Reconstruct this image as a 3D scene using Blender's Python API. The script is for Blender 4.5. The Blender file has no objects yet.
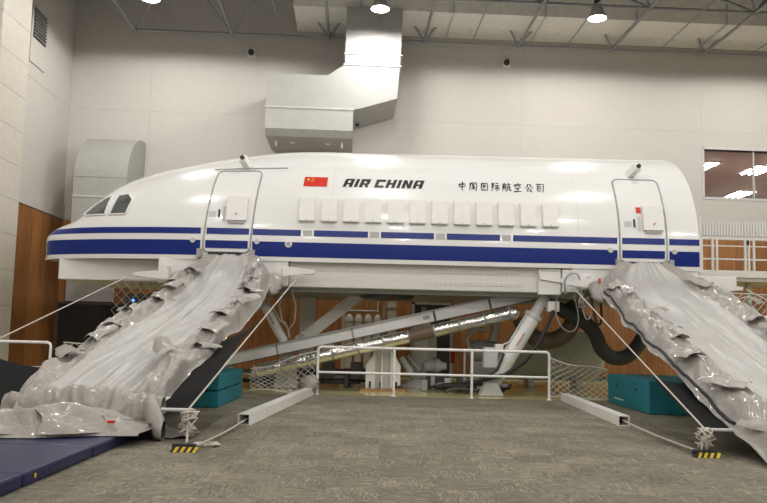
import bpy, bmesh, math, random
from mathutils import Vector, Matrix, noise
random.seed(7)
PI = math.pi
S = bpy.context.scene
C = S.collection

# ------------------------------------------------------------------ camera
FPX = 730.0
cam_d = bpy.data.cameras.new('camera'); cam = bpy.data.objects.new('camera', cam_d); C.objects.link(cam)
cam_d.sensor_width = 36.0; cam_d.lens = 36.0*FPX/767.0
cam_d.shift_y = (269-251.5)/767.0
cam_d.clip_end = 200
pitch, roll = math.radians(5.0), math.radians(1.4)
fw = Vector((0, math.cos(pitch), math.sin(pitch))); rt = Vector((1, 0, 0)); up = rt.cross(fw)
r2 = rt*math.cos(roll)+up*math.sin(roll); u2 = -rt*math.sin(roll)+up*math.cos(roll)
M = Matrix((r2, u2, -fw)).transposed().to_4x4(); M.translation = Vector((0, 0, 1.35))
cam.matrix_world = M
S.camera = cam

# ------------------------------------------------------------------ world, exposure
S.view_settings.view_transform = 'Standard'; S.view_settings.look = 'None'
S.view_settings.gamma = 1; S.view_settings.use_curve_mapping = False
S.view_settings.exposure = 0.28
try: S.cycles.diffuse_bounces = 8; S.cycles.max_bounces = 14
except Exception: pass
W = bpy.data.worlds.new('world'); S.world = W; W.use_nodes = True
W.node_tree.nodes['Background'].inputs[0].default_value = (0.8, 0.85, 0.9, 1)
W.node_tree.nodes['Background'].inputs[1].default_value = 0.3
LAMP_POWER = 400.0
LAMP_COLOR = (1.0, 0.965, 0.905)

# ------------------------------------------------------------------ materials
MATS = {}
def mat(name, col, rough=.5, metal=0.0, vary=0.06, nscale=6.0, bump=0.0, bscale=40.0, coat=0.0, spec=.5, emit=None, estr=0.0, alpha=None, trans=0.0):
    if name in MATS: return MATS[name]
    m = bpy.data.materials.new(name); m.use_nodes = True; nt = m.node_tree; b = nt.nodes['Principled BSDF']
    b.inputs['Roughness'].default_value = rough; b.inputs['Metallic'].default_value = metal
    b.inputs['Coat Weight'].default_value = coat; b.inputs['Coat Roughness'].default_value = .06
    b.inputs['Specular IOR Level'].default_value = spec
    b.inputs['Transmission Weight'].default_value = trans
    tc = nt.nodes.new('ShaderNodeTexCoord')
    n = nt.nodes.new('ShaderNodeTexNoise'); n.inputs['Scale'].default_value = nscale; n.inputs['Detail'].default_value = 5
    nt.links.new(tc.outputs['Object'], n.inputs['Vector'])
    r = nt.nodes.new('ShaderNodeValToRGB')
    a = tuple(max(0, c*(1-vary)) for c in col); d = tuple(min(1, c*(1+vary)) for c in col)
    r.color_ramp.elements[0].position = .3; r.color_ramp.elements[1].position = .7
    r.color_ramp.elements[0].color = (*a, 1); r.color_ramp.elements[1].color = (*d, 1)
    nt.links.new(n.outputs['Fac'], r.inputs['Fac']); nt.links.new(r.outputs['Color'], b.inputs['Base Color'])
    if bump:
        n2 = nt.nodes.new('ShaderNodeTexNoise'); n2.inputs['Scale'].default_value = bscale; n2.inputs['Detail'].default_value = 4
        nt.links.new(tc.outputs['Object'], n2.inputs['Vector'])
        bp = nt.nodes.new('ShaderNodeBump'); bp.inputs['Strength'].default_value = bump; bp.inputs['Distance'].default_value = .02
        nt.links.new(n2.outputs['Fac'], bp.inputs['Height']); nt.links.new(bp.outputs['Normal'], b.inputs['Normal'])
    if emit:
        b.inputs['Emission Color'].default_value = (*emit, 1); b.inputs['Emission Strength'].default_value = estr
    MATS[name] = m
    return m

def carpet_mat():
    m = bpy.data.materials.new('carpet'); m.use_nodes = True; nt = m.node_tree; b = nt.nodes['Principled BSDF']
    b.inputs['Roughness'].default_value = .95; b.inputs['Specular IOR Level'].default_value = .15
    L = nt.links.new; N = nt.nodes.new
    geo = N('ShaderNodeNewGeometry'); sep = N('ShaderNodeSeparateXYZ'); L(geo.outputs['Position'], sep.inputs[0])
    # alternate streak direction per half-metre tile
    def fl(o):
        d = N('ShaderNodeMath'); d.operation = 'DIVIDE'; d.inputs[1].default_value = .5; L(o, d.inputs[0])
        f = N('ShaderNodeMath'); f.operation = 'FLOOR'; L(d.outputs[0], f.inputs[0]); return f.outputs[0]
    ix, iy = fl(sep.outputs[0]), fl(sep.outputs[1])
    ad = N('ShaderNodeMath'); ad.operation = 'ADD'; L(ix, ad.inputs[0]); L(iy, ad.inputs[1])
    md = N('ShaderNodeMath'); md.operation = 'FLOORED_MODULO'; md.inputs[1].default_value = 2; L(ad.outputs[0], md.inputs[0])
    def streak(sx, sy):
        mp = N('ShaderNodeMapping'); mp.inputs['Scale'].default_value = (sx, sy, 1); L(geo.outputs['Position'], mp.inputs['Vector'])
        v = N('ShaderNodeTexVoronoi'); v.distance = 'CHEBYCHEV'; v.inputs['Scale'].default_value = 1; L(mp.outputs[0], v.inputs['Vector'])
        w = N('ShaderNodeRGBToBW'); L(v.outputs['Color'], w.inputs[0]); return w.outputs[0]
    s1, s2 = streak(13, 62), streak(62, 13)
    mx = N('ShaderNodeMix'); mx.data_type = 'FLOAT'; L(md.outputs[0], mx.inputs[0]); L(s1, mx.inputs[2]); L(s2, mx.inputs[3])
    rp = N('ShaderNodeValToRGB'); cr = rp.color_ramp
    cr.elements[0].position = .12; cr.elements[0].color = (.148, .136, .106, 1)
    cr.elements[1].position = .9; cr.elements[1].color = (.33, .29, .195, 1)
    e = cr.elements.new(.45); e.color = (.200, .184, .146, 1)
    e = cr.elements.new(.68); e.color = (.226, .209, .170, 1)
    L(mx.outputs[0], rp.inputs[0])
    n = N('ShaderNodeTexNoise'); n.inputs['Scale'].default_value = 180; L(geo.outputs['Position'], n.inputs['Vector'])
    n3 = N('ShaderNodeTexNoise'); n3.inputs['Scale'].default_value = 1.6; L(geo.outputs['Position'], n3.inputs['Vector'])
    mr = N('ShaderNodeMapRange'); mr.inputs[1].default_value = .3; mr.inputs[2].default_value = .7; mr.inputs[3].default_value = .86; mr.inputs[4].default_value = 1.14
    L(n3.outputs['Fac'], mr.inputs[0])
    cb = N('ShaderNodeCombineXYZ'); L(ix, cb.inputs[0]); L(iy, cb.inputs[1])
    wn = N('ShaderNodeTexWhiteNoise'); wn.noise_dimensions = '2D'; L(cb.outputs[0], wn.inputs['Vector'])
    m2 = N('ShaderNodeMapRange'); m2.inputs[3].default_value = .88; m2.inputs[4].default_value = 1.12; L(wn.outputs['Value'], m2.inputs[0])
    mu = N('ShaderNodeMath'); mu.operation = 'MULTIPLY'; L(mr.outputs[0], mu.inputs[0]); L(m2.outputs[0], mu.inputs[1])
    mm = N('ShaderNodeMix'); mm.data_type = 'RGBA'; mm.blend_type = 'MULTIPLY'; mm.inputs[0].default_value = 1
    L(rp.outputs[0], mm.inputs[6]); L(mu.outputs[0], mm.inputs[7]); L(mm.outputs[2], b.inputs['Base Color'])
    bp = N('ShaderNodeBump'); bp.inputs['Strength'].default_value = .35; bp.inputs['Distance'].default_value = .01
    L(n.outputs['Fac'], bp.inputs['Height']); L(bp.outputs['Normal'], b.inputs['Normal'])
    return m
def wood_mat():
    m = bpy.data.materials.new('wood_veneer'); m.use_nodes = True; nt = m.node_tree; b = nt.nodes['Principled BSDF']
    b.inputs['Roughness'].default_value = .42; L = nt.links.new; N = nt.nodes.new
    geo = N('ShaderNodeNewGeometry'); mp = N('ShaderNodeMapping'); mp.inputs['Scale'].default_value = (9, 9, .5); L(geo.outputs['Position'], mp.inputs['Vector'])
    n = N('ShaderNodeTexNoise'); n.inputs['Scale'].default_value = 2.2; n.inputs['Detail'].default_value = 6; n.inputs['Distortion'].default_value = .6; L(mp.outputs[0], n.inputs['Vector'])
    oi = N('ShaderNodeObjectInfo')
    rp = N('ShaderNodeValToRGB'); cr = rp.color_ramp
    cr.elements[0].position = .3; cr.elements[0].color = (.22, .088, .028, 1); cr.elements[1].position = .72; cr.elements[1].color = (.40, .185, .066, 1)
    L(n.outputs['Fac'], rp.inputs[0])
    mr = N('ShaderNodeMapRange'); mr.inputs[3].default_value = .85; mr.inputs[4].default_value = 1.15; L(oi.outputs['Random'], mr.inputs[0])
    mm = N('ShaderNodeMix'); mm.data_type = 'RGBA'; mm.blend_type = 'MULTIPLY'; mm.inputs[0].default_value = 1
    L(rp.outputs[0], mm.inputs[6]); L(mr.outputs[0], mm.inputs[7]); L(mm.outputs[2], b.inputs['Base Color'])
    return m
CARPET = carpet_mat(); WOOD = wood_mat()
WALLP = mat('wall_paint', (.53, .508, .478), .75, vary=.02, bump=.06, bscale=60)
CEILM = mat('ceiling_deck', (.34, .34, .34), .8)
TILE = mat('pier_tile', (.56, .53, .47), .45, vary=.04)
YEL = mat('epoxy_floor', (.74, .68, .33), .12, vary=.05, nscale=2)
SHELL = mat('shell_paint', (.80, .80, .79), .22, vary=.008, nscale=2, coat=.5)
WHITE = mat('white_paint', (.78, .77, .755), .4, vary=.03)
BLUE = mat('blue_stripe', (.002, .018, .19), .3, vary=.05, coat=0, spec=.35)
BLACK = mat('black_rubber', (.018, .018, .02), .6)
SEAL = mat('grey_seal', (.33, .33, .33), .5)
GLASS = mat('dark_glass', (.05, .06, .06), .06, spec=.8)
GREY = mat('grey_steel', (.36, .36, .36), .45, metal=.2)
LGREY = mat('light_grey_paint', (.55, .55, .55), .45)
DARK = mat('dark_steel', (.07, .07, .07), .5, metal=.2)
GALV = mat('galvanised', (.40, .40, .385), .5, metal=.1, vary=.05)
FOIL = mat('foil', (.78, .78, .76), .22, metal=1.0, bump=.5, bscale=14)
RED = mat('flag_red', (.62, .03, .02), .4)
GOLD = mat('flag_yellow', (.85, .6, .05), .4)
TEAL = mat('teal_foam', (.012, .20, .25), .6, bump=.15, bscale=14)
MATB = mat('blue_vinyl', (.012, .014, .070), .38, vary=.15, bump=.25, bscale=5)
CLOTH = mat('slide_fabric', (.355, .332, .305), .28, vary=.06, nscale=3, bump=.9, bscale=13, coat=.4)
CLOTHC = mat('slide_lane_fabric', (.46, .45, .435), .38, vary=.05, nscale=3, bump=.5, bscale=9)
ROPE = mat('rope_fibre', (.62, .58, .52), .85, bump=.5, bscale=120)
NETM = mat('net_cord', (.62, .60, .55), .85)
YELP = mat('hazard_yellow', (.75, .52, .02), .5)
HOSE = mat('brown_hose', (.13, .095, .07), .6)
FRAMEW = mat('steel_frame', (.30, .30, .31), .45, metal=.3)

# ------------------------------------------------------------------ mesh builder
HA = math.radians(2.5); HC, HS = math.cos(HA), math.sin(HA)   # the hall stands 2.5 degrees off the simulator's axis
class MB:
    def __init__(s): s.v = []; s.f = []; s.sm = []
    def add(s, vs, fs, smooth=False):
        o = len(s.v); s.v += [tuple(v) for v in vs]; s.f += [tuple(i+o for i in f) for f in fs]; s.sm += [smooth]*len(fs); return s
    def box(s, x0, x1, y0, y1, z0, z1):
        vs = [(x, y, z) for z in (z0, z1) for y in (y0, y1) for x in (x0, x1)]
        return s.add(vs, [(0, 2, 3, 1), (4, 5, 7, 6), (0, 1, 5, 4), (2, 6, 7, 3), (0, 4, 6, 2), (1, 3, 7, 5)])
    def bbox(s, x0, x1, y0, y1, z0, z1, b=.02):
        bm = bmesh.new(); bmesh.ops.create_cube(bm, size=1)
        for v in bm.verts: v.co = Vector(((x0+x1)/2+v.co.x*(x1-x0), (y0+y1)/2+v.co.y*(y1-y0), (z0+z1)/2+v.co.z*(z1-z0)))
        bmesh.ops.bevel(bm, geom=bm.edges[:], offset=b, segments=2, affect='EDGES', profile=.5)
        bm.verts.index_update(); s.add([v.co[:] for v in bm.verts], [[v.index for v in f.verts] for f in bm.faces]); bm.free(); return s
    def bar(s, p, q, w, h, upv=(0, 0, 1)):
        p, q = Vector(p), Vector(q); d = (q-p).normalized(); u = Vector(upv)
        if abs(d.dot(u)) > .98: u = Vector((0, 1, 0))
        r = d.cross(u).normalized(); u = r.cross(d)
        vs = [e+r*(a*w/2)+u*(b*h/2) for e in (p, q) for a, b in ((-1, -1), (1, -1), (1, 1), (-1, 1))]
        return s.add(vs, [(0, 1, 2, 3), (7, 6, 5, 4), (0, 4, 5, 1), (1, 5, 6, 2), (2, 6, 7, 3), (3, 7, 4, 0)])
    def tube(s, pts, r, n=8, caps=True, rs=None):
        pts = [Vector(p) for p in pts]; vs = []; m = len(pts); prev = None
        for i, p in enumerate(pts):
            d = (pts[min(i+1, m-1)]-pts[max(i-1, 0)]).normalized()
            if prev is None:
                a = Vector((0, 0, 1)) if abs(d.z) < .9 else Vector((0, 1, 0)); a = d.cross(a).normalized()
            else:
                a = (prev-d*prev.dot(d)).normalized()
            prev = a; b = d.cross(a); rr = rs[i] if rs else r
            vs += [p+(a*math.cos(2*PI*k/n)+b*math.sin(2*PI*k/n))*rr for k in range(n)]
        fs = [(i*n+k, i*n+(k+1) % n, (i+1)*n+(k+1) % n, (i+1)*n+k) for i in range(m-1) for k in range(n)]
        s.add(vs, fs, n > 4)
        if caps:
            s.add(vs[:n], [tuple(range(n))[::-1]]); s.add(vs[-n:], [tuple(range(n))])
        return s
    def lathe(s, prof, c, axis='z', n=16):
        vs = []; c = Vector(c)
        for r, h in prof:
            for k in range(n):
                a, b = r*math.cos(2*PI*k/n), r*math.sin(2*PI*k/n)
                vs.append(c+Vector({'z': (a, b, h), 'y': (a, h, b), 'x': (h, a, b)}[axis]))
        m = len(prof)
        s.add(vs, [(i*n+k, i*n+(k+1) % n, (i+1)*n+(k+1) % n, (i+1)*n+k) for i in range(m-1) for k in range(n)], True)
        s.add(vs[:n], [tuple(range(n))[::-1]]); s.add(vs[-n:], [tuple(range(n))]); return s
    def prism(s, poly, a0, a1, axis='y'):
        def P(u, v, w): return {'y': (u, w, v), 'x': (w, u, v), 'z': (u, v, w)}[axis]
        n = len(poly); vs = [P(u, v, a0) for u, v in poly]+[P(u, v, a1) for u, v in poly]
        return s.add(vs, [tuple(range(n)), tuple(range(2*n-1, n-1, -1))]+[(i, i+n, (i+1) % n+n, (i+1) % n) for i in range(n)])
    def grid(s, fn, nu, nv, smooth=True):
        vs = [fn(i/nu, j/nv) for i in range(nu+1) for j in range(nv+1)]
        return s.add(vs, [(i*(nv+1)+j, i*(nv+1)+j+1, (i+1)*(nv+1)+j+1, (i+1)*(nv+1)+j) for i in range(nu) for j in range(nv)], smooth)
    def hall(s):
        s.v = [(x*HC-y*HS, x*HS+y*HC, z) for x, y, z in s.v]; return s
    def mesh(s, name, mats, off=(0, 0, 0)):
        me = bpy.data.meshes.new(name); me.from_pydata([(x-off[0], y-off[1], z-off[2]) for x, y, z in s.v], [], s.f)
        bm = bmesh.new(); bm.from_mesh(me); bmesh.ops.recalc_face_normals(bm, faces=bm.faces[:]); bm.to_mesh(me); bm.free()
        for i, q in enumerate(me.polygons): q.use_smooth = s.sm[i]
        for m in (mats if isinstance(mats, (list, tuple)) else [mats]): me.materials.append(m)
        me.update(); return me
def hp(x, y, z): return (x*HC-y*HS, x*HS+y*HC, z)
OFF = {}
def thing(name, label, cat, loc=(0, 0, 0), group=None):
    o = bpy.data.objects.new(name, None); C.objects.link(o); o.location = loc; o.empty_display_size = .2
    OFF[o.name] = loc; return tag(o, label, cat, group)
def tag(o, label, cat, group=None):
    o['label'] = label; o['category'] = cat
    if group: o['group'] = group
    return o
def part(name, mb, m, parent=None, at=None, label=None):
    """mesh object; world coordinates are kept; 'at' gives the object its own origin"""
    po = OFF.get(parent.name, (0, 0, 0)) if parent else (0, 0, 0)
    org = at if at else po
    o = bpy.data.objects.new(name, mb.mesh(name, m, org)); C.objects.link(o)
    if parent: o.parent = parent
    o.location = tuple(org[i]-po[i] for i in range(3)); OFF[o.name] = org
    if label: o['label'] = label
    return o
def copy_part(o, parent, dloc):
    c = o.copy(); C.objects.link(c); c.parent = parent
    c.location = Vector(o.location)+Vector(dloc); po = OFF[o.name]; OFF[c.name] = tuple(po[i]+dloc[i] for i in range(3)); return c
def copy_tree(o, parent, dloc):
    c = copy_part(o, parent, dloc)
    for ch in [x for x in bpy.data.objects if x.parent == o]: copy_tree2(ch, c)
    return c
def copy_tree2(o, parent):
    c = o.copy(); C.objects.link(c); c.parent = parent; OFF[c.name] = OFF[parent.name]
    for ch in [x for x in bpy.data.objects if x.parent == o]: copy_tree2(ch, c)
def solo(name, mb, m, label, cat, group=None, base=None):
    return tag(part(name, mb, m, None, base), label, cat, group)
def struct(name, mb, m, label=None, at=None):
    o = part(name, mb, m, None, at); o['kind'] = 'structure'
    if label: o['label'] = label
    return o

# ================================================================== THE HALL
# carpeted floor with half-metre carpet tiles, epoxy bay floor
EDGE = 15.88
floor = struct('floor', MB().box(-14, 24, -25, EDGE, -.3, -.012), CARPET, 'grey brown patterned carpet floor of the training hall')
bay = struct('floor_machine_bay', MB().box(-14, 24, EDGE, 26, -.3, -.015), YEL, 'glossy pale yellow floor under the simulator')
tile_me = None; tiles = []
T = .5
ny = int(EDGE/T)
cells = []
for j in range(0, 32):
    y0 = j*T
    for i in range(-26, 27):
        x0 = i*T
        if y0+T > EDGE+.2: continue
        if abs(x0+.25) < .56*(y0+T)+.6 and y0+T > 4.6: cells.append((y0, x0))
cells.sort(key=lambda c: c[0]+.02*abs(c[1]))
tm = MB().bbox(-.2496, .2496, -.2496, .2496, -.012, 0, .0008).mesh('carpet_tile', CARPET)
vis = [c for c in cells if c[0] >= 5.0 and not (c[1] < -3.2 and c[0] < 9)]
near = set(vis[:300])
for (y0, x0) in vis[:300]:
    o = bpy.data.objects.new('carpet_tile', tm); C.objects.link(o); o.parent = floor; o.location = (x0+.25, y0+.25, 0)
rest = MB()
for i in range(-28, 48):
    for j in range(-48, 32):
        y0, x0 = j*T, i*T
        if (y0, x0) in near: continue
        y1 = min(y0+.4996, EDGE-.002)
        if y1-y0 < .05: continue
        rest.add([(x0+.0004, y0+.0004, 0), (x0+.4996, y0+.0004, 0), (x0+.4996, y1, 0), (x0+.0004, y1, 0)], [(0, 1, 2, 3)])
o = part('carpet_tile_field', rest, CARPET, floor); o['kind'] = 'stuff'

XL, XR, YB, YF, ZC = -9.25, 20.0, 23.5, -22.0, 13.4
ZW = 4.75
# back wall around the office window opening
wx0, wx1, wz0, wz1 = 11.67, 16.4, 6.12, 7.74
wb = MB()
for a in ((XL-.3, wx0, 0, ZC), (wx1, XR+.3, 0, ZC), (wx0, wx1, 0, wz0), (wx0, wx1, wz1, ZC)): wb.box(a[0], a[1], YB+.03, YB+.25, a[2], a[3])
wall_back = struct('wall_back', wb.hall(), WALLP, 'tall off-white back wall with wood panelling below')
def wpan(x0, x1, z0, z1): part('wall_panel', MB().box(x0+.002, x1-.002, YB, YB+.03, z0+.002, z1-.002).hall(), WALLP, wall_back)
xs = [XL, -6.69, -.6, 5.5, 11.6, 16.45, XR]
for a, b in zip(xs, xs[1:]):
    wpan(a, b, 8.33, ZC)
    if a == 11.6:
        wpan(a, b, ZW, wz0-.05); wpan(a, b, wz1+.05, 8.33)
    else: wpan(a, b, ZW, 8.33)
x = XL
while x < XR-.1:
    b = min(x+1.22, XR); part('wood_panel', MB().box(x+.004, b-.004, YB-.03, YB+.03, .1, ZW-.06).hall(), WOOD, wall_back); x += 1.22
wall_left = struct('wall_left', MB().box(XL-.3, XL-.03, YF, YB, 0, ZC).hall(), WALLP, 'off-white left side wall with wood panelling below')
y = 19.1
while y < YB-.1:
    b = min(y+1.1, YB-.03); part('wood_panel', MB().box(XL-.03, XL+.02, y+.004, b-.004, .1, ZW-.06).hall(), WOOD, wall_left); y += 1.1
part('wall_panel', MB().box(XL-.03, XL, 19.1, YB, ZW, 8.326).hall(), WALLP, wall_left)
part('wall_panel', MB().box(XL-.03, XL, 19.1, YB, 8.334, ZC).hall(), WALLP, wall_left)
struct('trim_1', MB().box(XL, XL+.05, 19.1, YB, ZW-.05, ZW+.42).hall(), WALLP, 'white painted band above the wood on the left wall')
struct('baseboard_back', MB().box(XL, XR, YB-.05, YB+.02, -.012, .1).hall(), DARK, 'dark baseboard along the wood panelled back wall')
struct('wall_right', MB().box(XR, XR+.3, YF, YB+.2, 0, ZC).hall(), WALLP, 'off-white right side wall')
struct('wall_front', MB().box(XL-.3, XR+.3, YF-.3, YF, 0, ZC).hall(), WALLP, 'off-white wall behind the camera')
# tiled pier at the left
pier = struct('wall_pier', MB().box(-10.2, -8.68, 17.6, 19.1, 0, ZC).hall(), mat('pier_joint', (.45, .43, .38), .8), 'cream tiled square pier at the left edge')
z = 0
while z < 12.9:
    part('tile', MB().box(-8.68, -8.655, 17.605, 19.09, z+.004, z+.896).hall(), TILE, pier)
    part('tile', MB().box(-10.2, -8.665, 17.58, 17.6, z+.004, z+.896).hall(), TILE, pier)
    z += .9
ceiling = struct('ceiling', MB().box(XL-.3, XR+.3, YF-.3, YB+.3, ZC, ZC+.2).hall(), CEILM, 'grey steel roof deck above the space frame')
for i in range(10):
    x = XL+.6+i*3.1
    part('roof_beam', MB().box(x, x+.16, YF, YB, ZC-.3, ZC).hall(), FRAMEW, ceiling)

# office window on the right with the office behind
win = struct('window_1', MB().box(wx0-.06, wx1, YB-.02, YB+.26, wz0-.08, wz0).box(wx0-.06, wx1, YB-.02, YB+.26, wz1, wz1+.08).box(wx0-.07, wx0, YB-.02, YB+.26, wz0-.08, wz1+.08).hall(), LGREY, 'internal office window high on the right of the back wall')
pg = bpy.data.materials.new('clear_pane'); pg.use_nodes = True
nt = pg.node_tree; bs = nt.nodes['Principled BSDF']; out = nt.nodes['Material Output']
tr = nt.nodes.new('ShaderNodeBsdfTransparent'); gl = nt.nodes.new('ShaderNodeBsdfGlossy'); gl.inputs['Roughness'].default_value = .02
mx = nt.nodes.new('ShaderNodeMixShader'); mx.inputs[0].default_value = .08
nt.links.new(tr.outputs[0], mx.inputs[1]); nt.links.new(gl.outputs[0], mx.inputs[2]); nt.links.new(mx.outputs[0], out.inputs[0])
for a, b in ((wx0, 13.38), (13.42, 15.1), (15.14, wx1)):
    part('pane', MB().box(a, b, YB+.10, YB+.112, wz0, wz1).hall(), pg, win)
for a in (13.38, 15.10): part('mullion', MB().box(a, a+.04, YB+.06, YB+.15, wz0, wz1).hall(), LGREY, win)
OFW = mat('office_paint', (.46, .36, .31), .7)
ZO = 8.4
ob = MB()
ob.box(wx0-1.2, wx0-1.0, YB+.26, 40, 5.2, ZO).box(24.2, 24.4, YB+.26, 40, 5.2, ZO).box(wx0-1.2, 24.4, 40, 40.2, 5.2, ZO)
struct('wall_office', ob.hall(), OFW, 'beige walls of the office behind the window')
struct('floor_office', MB().box(wx0-1.2, 24.4, YB+.26, 40, 5.0, 5.2).hall(), OFW, 'office floor behind the window')
struct('ceiling_office', MB().box(wx0-1.2, 24.4, YB+.26, 40, ZO, ZO+.2).hall(), mat('office_ceiling', (.74, .61, .54), .8), 'pinkish beige office ceiling seen through the window')
OLT = mat('fluorescent_tube', (1, 1, 1), .5, emit=(1, .97, .93), estr=38)
def office_light(x, y, lab):
    c = hp(x, y, ZO); t = thing('office_light', lab, 'ceiling light', c, 'fluorescent fittings in the office')
    part('housing', MB().box(x-.5, x+.5, y-.75, y+.75, ZO-.05, ZO).hall(), WHITE, t)
    for k in (-.3, 0, .3): part('tube', MB().tube([(x+k, y-.7, ZO-.07), (x+k, y+.7, ZO-.07)], .028, 6).hall(), OLT, t)
office_light(14.0, 28.4, 'fluorescent ceiling light at the left edge of the office window')
office_light(16.5, 28.7, 'fluorescent ceiling light at the right edge of the office window')
office_light(18.4, 33.6, 'lowest fluorescent ceiling light deep in the office behind the window')

# ================================================================== space frame
zb, zt_, mod = 10.83, 12.45, 3.1
NX = [2.15+mod*k for k in range(-3, 6)]; NY = [22.98-mod*k for k in range(0, 5)]
sf = thing('space_frame', 'grey tubular steel space frame hanging under the roof', 'roof truss', hp(4, 18, zb))
def bar_obj(name, p, q, r, n=6): part(name, MB().tube([hp(*p), hp(*q)], r, n), FRAMEW, sf)
for yy in NY:
    for a, b in zip(NX, NX[1:]): bar_obj('chord', (a, yy, zb), (b, yy, zb), .045)
for xx in NX:
    for a, b in zip(NY, NY[1:]): bar_obj('chord', (xx, a, zb), (xx, b, zb), .05)
for xx in NX[:-1]:
    for a, b in zip(NY[:3], NY[1:3]): bar_obj('purlin', (xx+mod/2, a, zb), (xx+mod/2, b, zb), .022, 5)
for xx in NX:
    for yy in NY:
        part('node', MB().lathe([(.02, -.085), (.07, -.06), (.085, 0), (.07, .06), (.02, .085)], hp(xx, yy, zb), 'z', 8), FRAMEW, sf)
        for sx in (-1, 1):
            for sy in (-1, 1):
                if yy+sy*mod/2 > 23.2 or not XL < xx+sx*mod/2 < XR: continue
                bar_obj('diagonal', (xx, yy, zb), (xx+sx*mod/2, yy+sy*mod/2, zt_), .04)
for yy in [v-mod/2 for v in NY]:
    a, b = NX[0]-mod/2, NX[-1]+mod/2
    bar_obj('top_chord', (max(a, XL+.05), yy, zt_), (b, yy, zt_), .05)

# pendant high-bay lamps
LENS = mat('lamp_lens', (1, 1, 1), .5, emit=(1, .97, .92), estr=12)
def lamp(x, y, lab):
    c = hp(x, y, 10.5); t = thing('high_bay_lamp', lab, 'pendant lamp', c, 'high-bay lamps of the hall')
    part('shade', MB().lathe([(.10, .42), (.13, .40), (.20, .16), (.275, .02), (.275, 0), (.262, .0), (.262, .015)], c, 'z', 24), GALV, t)
    part('ballast', MB().lathe([(.09, .42), (.09, .62), (.05, .66)], c, 'z', 16), DARK, t)
    part('stem', MB().tube([(c[0], c[1], c[2]+.64), (c[0], c[1], ZC)], .015, 6), DARK, t)
    part('lens', MB().lathe([(.01, .012), (.26, .012), (.26, .02), (.01, .02)], c, 'z', 24), LENS, t)
    ld = bpy.data.lights.new('high_bay_light', 'SPOT'); ld.shadow_soft_size = .35; ld.spot_size = math.radians(179); ld.spot_blend = .1; ld.energy = LAMP_POWER; ld.color = LAMP_COLOR
    lo = bpy.data.objects.new('high_bay_light', ld); C.objects.link(lo); lo.parent = t; lo.location = (0, 0, -.12)
for iy, yy in enumerate((20.0, 13.7, 7.4, 1.1, -5.2, -11.5, -17.8)):  # last two rows are unseen, added for low fill light under the cabin
    for ix, xx in enumerate((-5.85, .6, 6.85, 13.2)):
        if iy == 0 and ix < 3: lab = ('leftmost glowing high-bay lamp at the top edge over the nose', 'glowing high-bay lamp over the middle of the fuselage', 'glowing high-bay lamp right of centre below the roof')[ix]
        else: lab = 'unseen high-bay lamp assumed outside the picture'
        lamp(xx, yy, lab)

# ================================================================== ducts on the back wall
d = thing('air_duct', 'long white rectangular air duct running along the top of the back wall', 'air duct', hp(8, 22.4, 11.18))
xs = [-2.0, .05, 2.9, 5.75, 8.6, 11.45, 14.3, 17.15, 19.8]
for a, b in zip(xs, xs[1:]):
    p = part('duct_section', MB().box(a+.006, b-.006, 21.5, 23.42, 11.18, 12.25).hall(), mat('cream_duct_lifted', (.80, .78, .72), .5), d)  # cream raised to stand in for light bounced onto the underside
    for fx in ((.25, .62) if b > .1 else (.4, .85)):
        xx = a+(b-a)*fx
        part('air_nozzle', MB().lathe([(.05, -.02), (.07, 0), (.07, .03)], hp(xx, 22.7, 11.165), 'z', 10), WHITE, p)
    part('flange', MB().box(b-.03, b+.03, 21.46, 23.42, 11.15, 12.28).hall(), LGREY, d)
t = thing('wall_air_duct', 'stepped white air duct coming down the wall to a wide outlet above the fuselage', 'air duct', hp(-.5, 22.4, 7.2))
part('duct_riser', MB().prism([(-.36, 11.18), (-.38, 9.38), (1.28, 9.38), (1.34, 11.18)], 21.4, 23.42).hall(), GALV, t)
part('duct_offset', MB().prism([(-.38, 9.37), (-.88, 9.02), (-2.72, 9.0), (-2.68, 8.0), (-.08, 8.0), (.1, 8.03), (1.22, 8.38), (1.28, 9.37)], 21.4, 23.42).hall(), GALV, t)
o = part('duct_outlet', MB().prism([(21.4, 7.99), (21.4, 7.34), (21.62, 7.16), (23.42, 7.16), (23.42, 7.99)], -2.70, -.09, 'x').hall(), GALV, t)
for xx in (-1.95, -.85): part('air_nozzle', MB().lathe([(.05, -.02), (.09, 0), (.09, .03)], hp(xx, 22.3, 7.145), 'z', 10), WHITE, o)
part('flange', MB().box(-2.73, -.05, 21.37, 23.4, 7.97, 8.01).hall(), LGREY, t)
part('flange', MB().box(-.42, 1.33, 21.37, 23.4, 9.35, 9.40).hall(), LGREY, t)
part('flange', MB().box(-.42, 1.36, 21.37, 23.4, 9.70, 9.74).hall(), LGREY, t)
for xx in (-2.4, -.4): part('hanger', MB().bar(hp(xx, 21.9, 7.17), hp(xx, 21.9, 6.92), .06, .06), GREY, t)
t = thing('curved_air_duct', 'white air duct with a rounded top elbow behind the nose', 'air duct', hp(-7.5, 22.6, 3.6))
prof = [(21.7, 5.75)]+[(23.3-1.6*math.cos(a), 5.75+1.5*math.sin(a)) for a in [PI/2*k/10 for k in range(1, 11)]]+[(23.44, 7.25), (23.44, 5.75)]
o = part('duct_elbow', MB().prism(prof, -8.3, -6.75, 'x').hall(), GALV, t)
part('duct_riser', MB().box(-8.3, -6.75, 21.7, 23.44, 5.17, 5.74).hall(), GALV, t)
part('duct_riser', MB().box(-8.3, -6.75, 21.7, 23.44, 3.6, 5.16).hall(), GALV, t)
part('flange', MB().box(-8.32, -6.73, 21.68, 23.44, 5.14, 5.19).hall(), LGREY, t)
t = thing('air_vent', 'dark louvred air vent high on the left wall beside the pier', 'vent', hp(XL, 20.9, 9.4))
part('vent_frame', MB().box(XL, XL+.04, 20.40, 21.40, 8.75, 10.45).hall(), WALLP, t)
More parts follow.
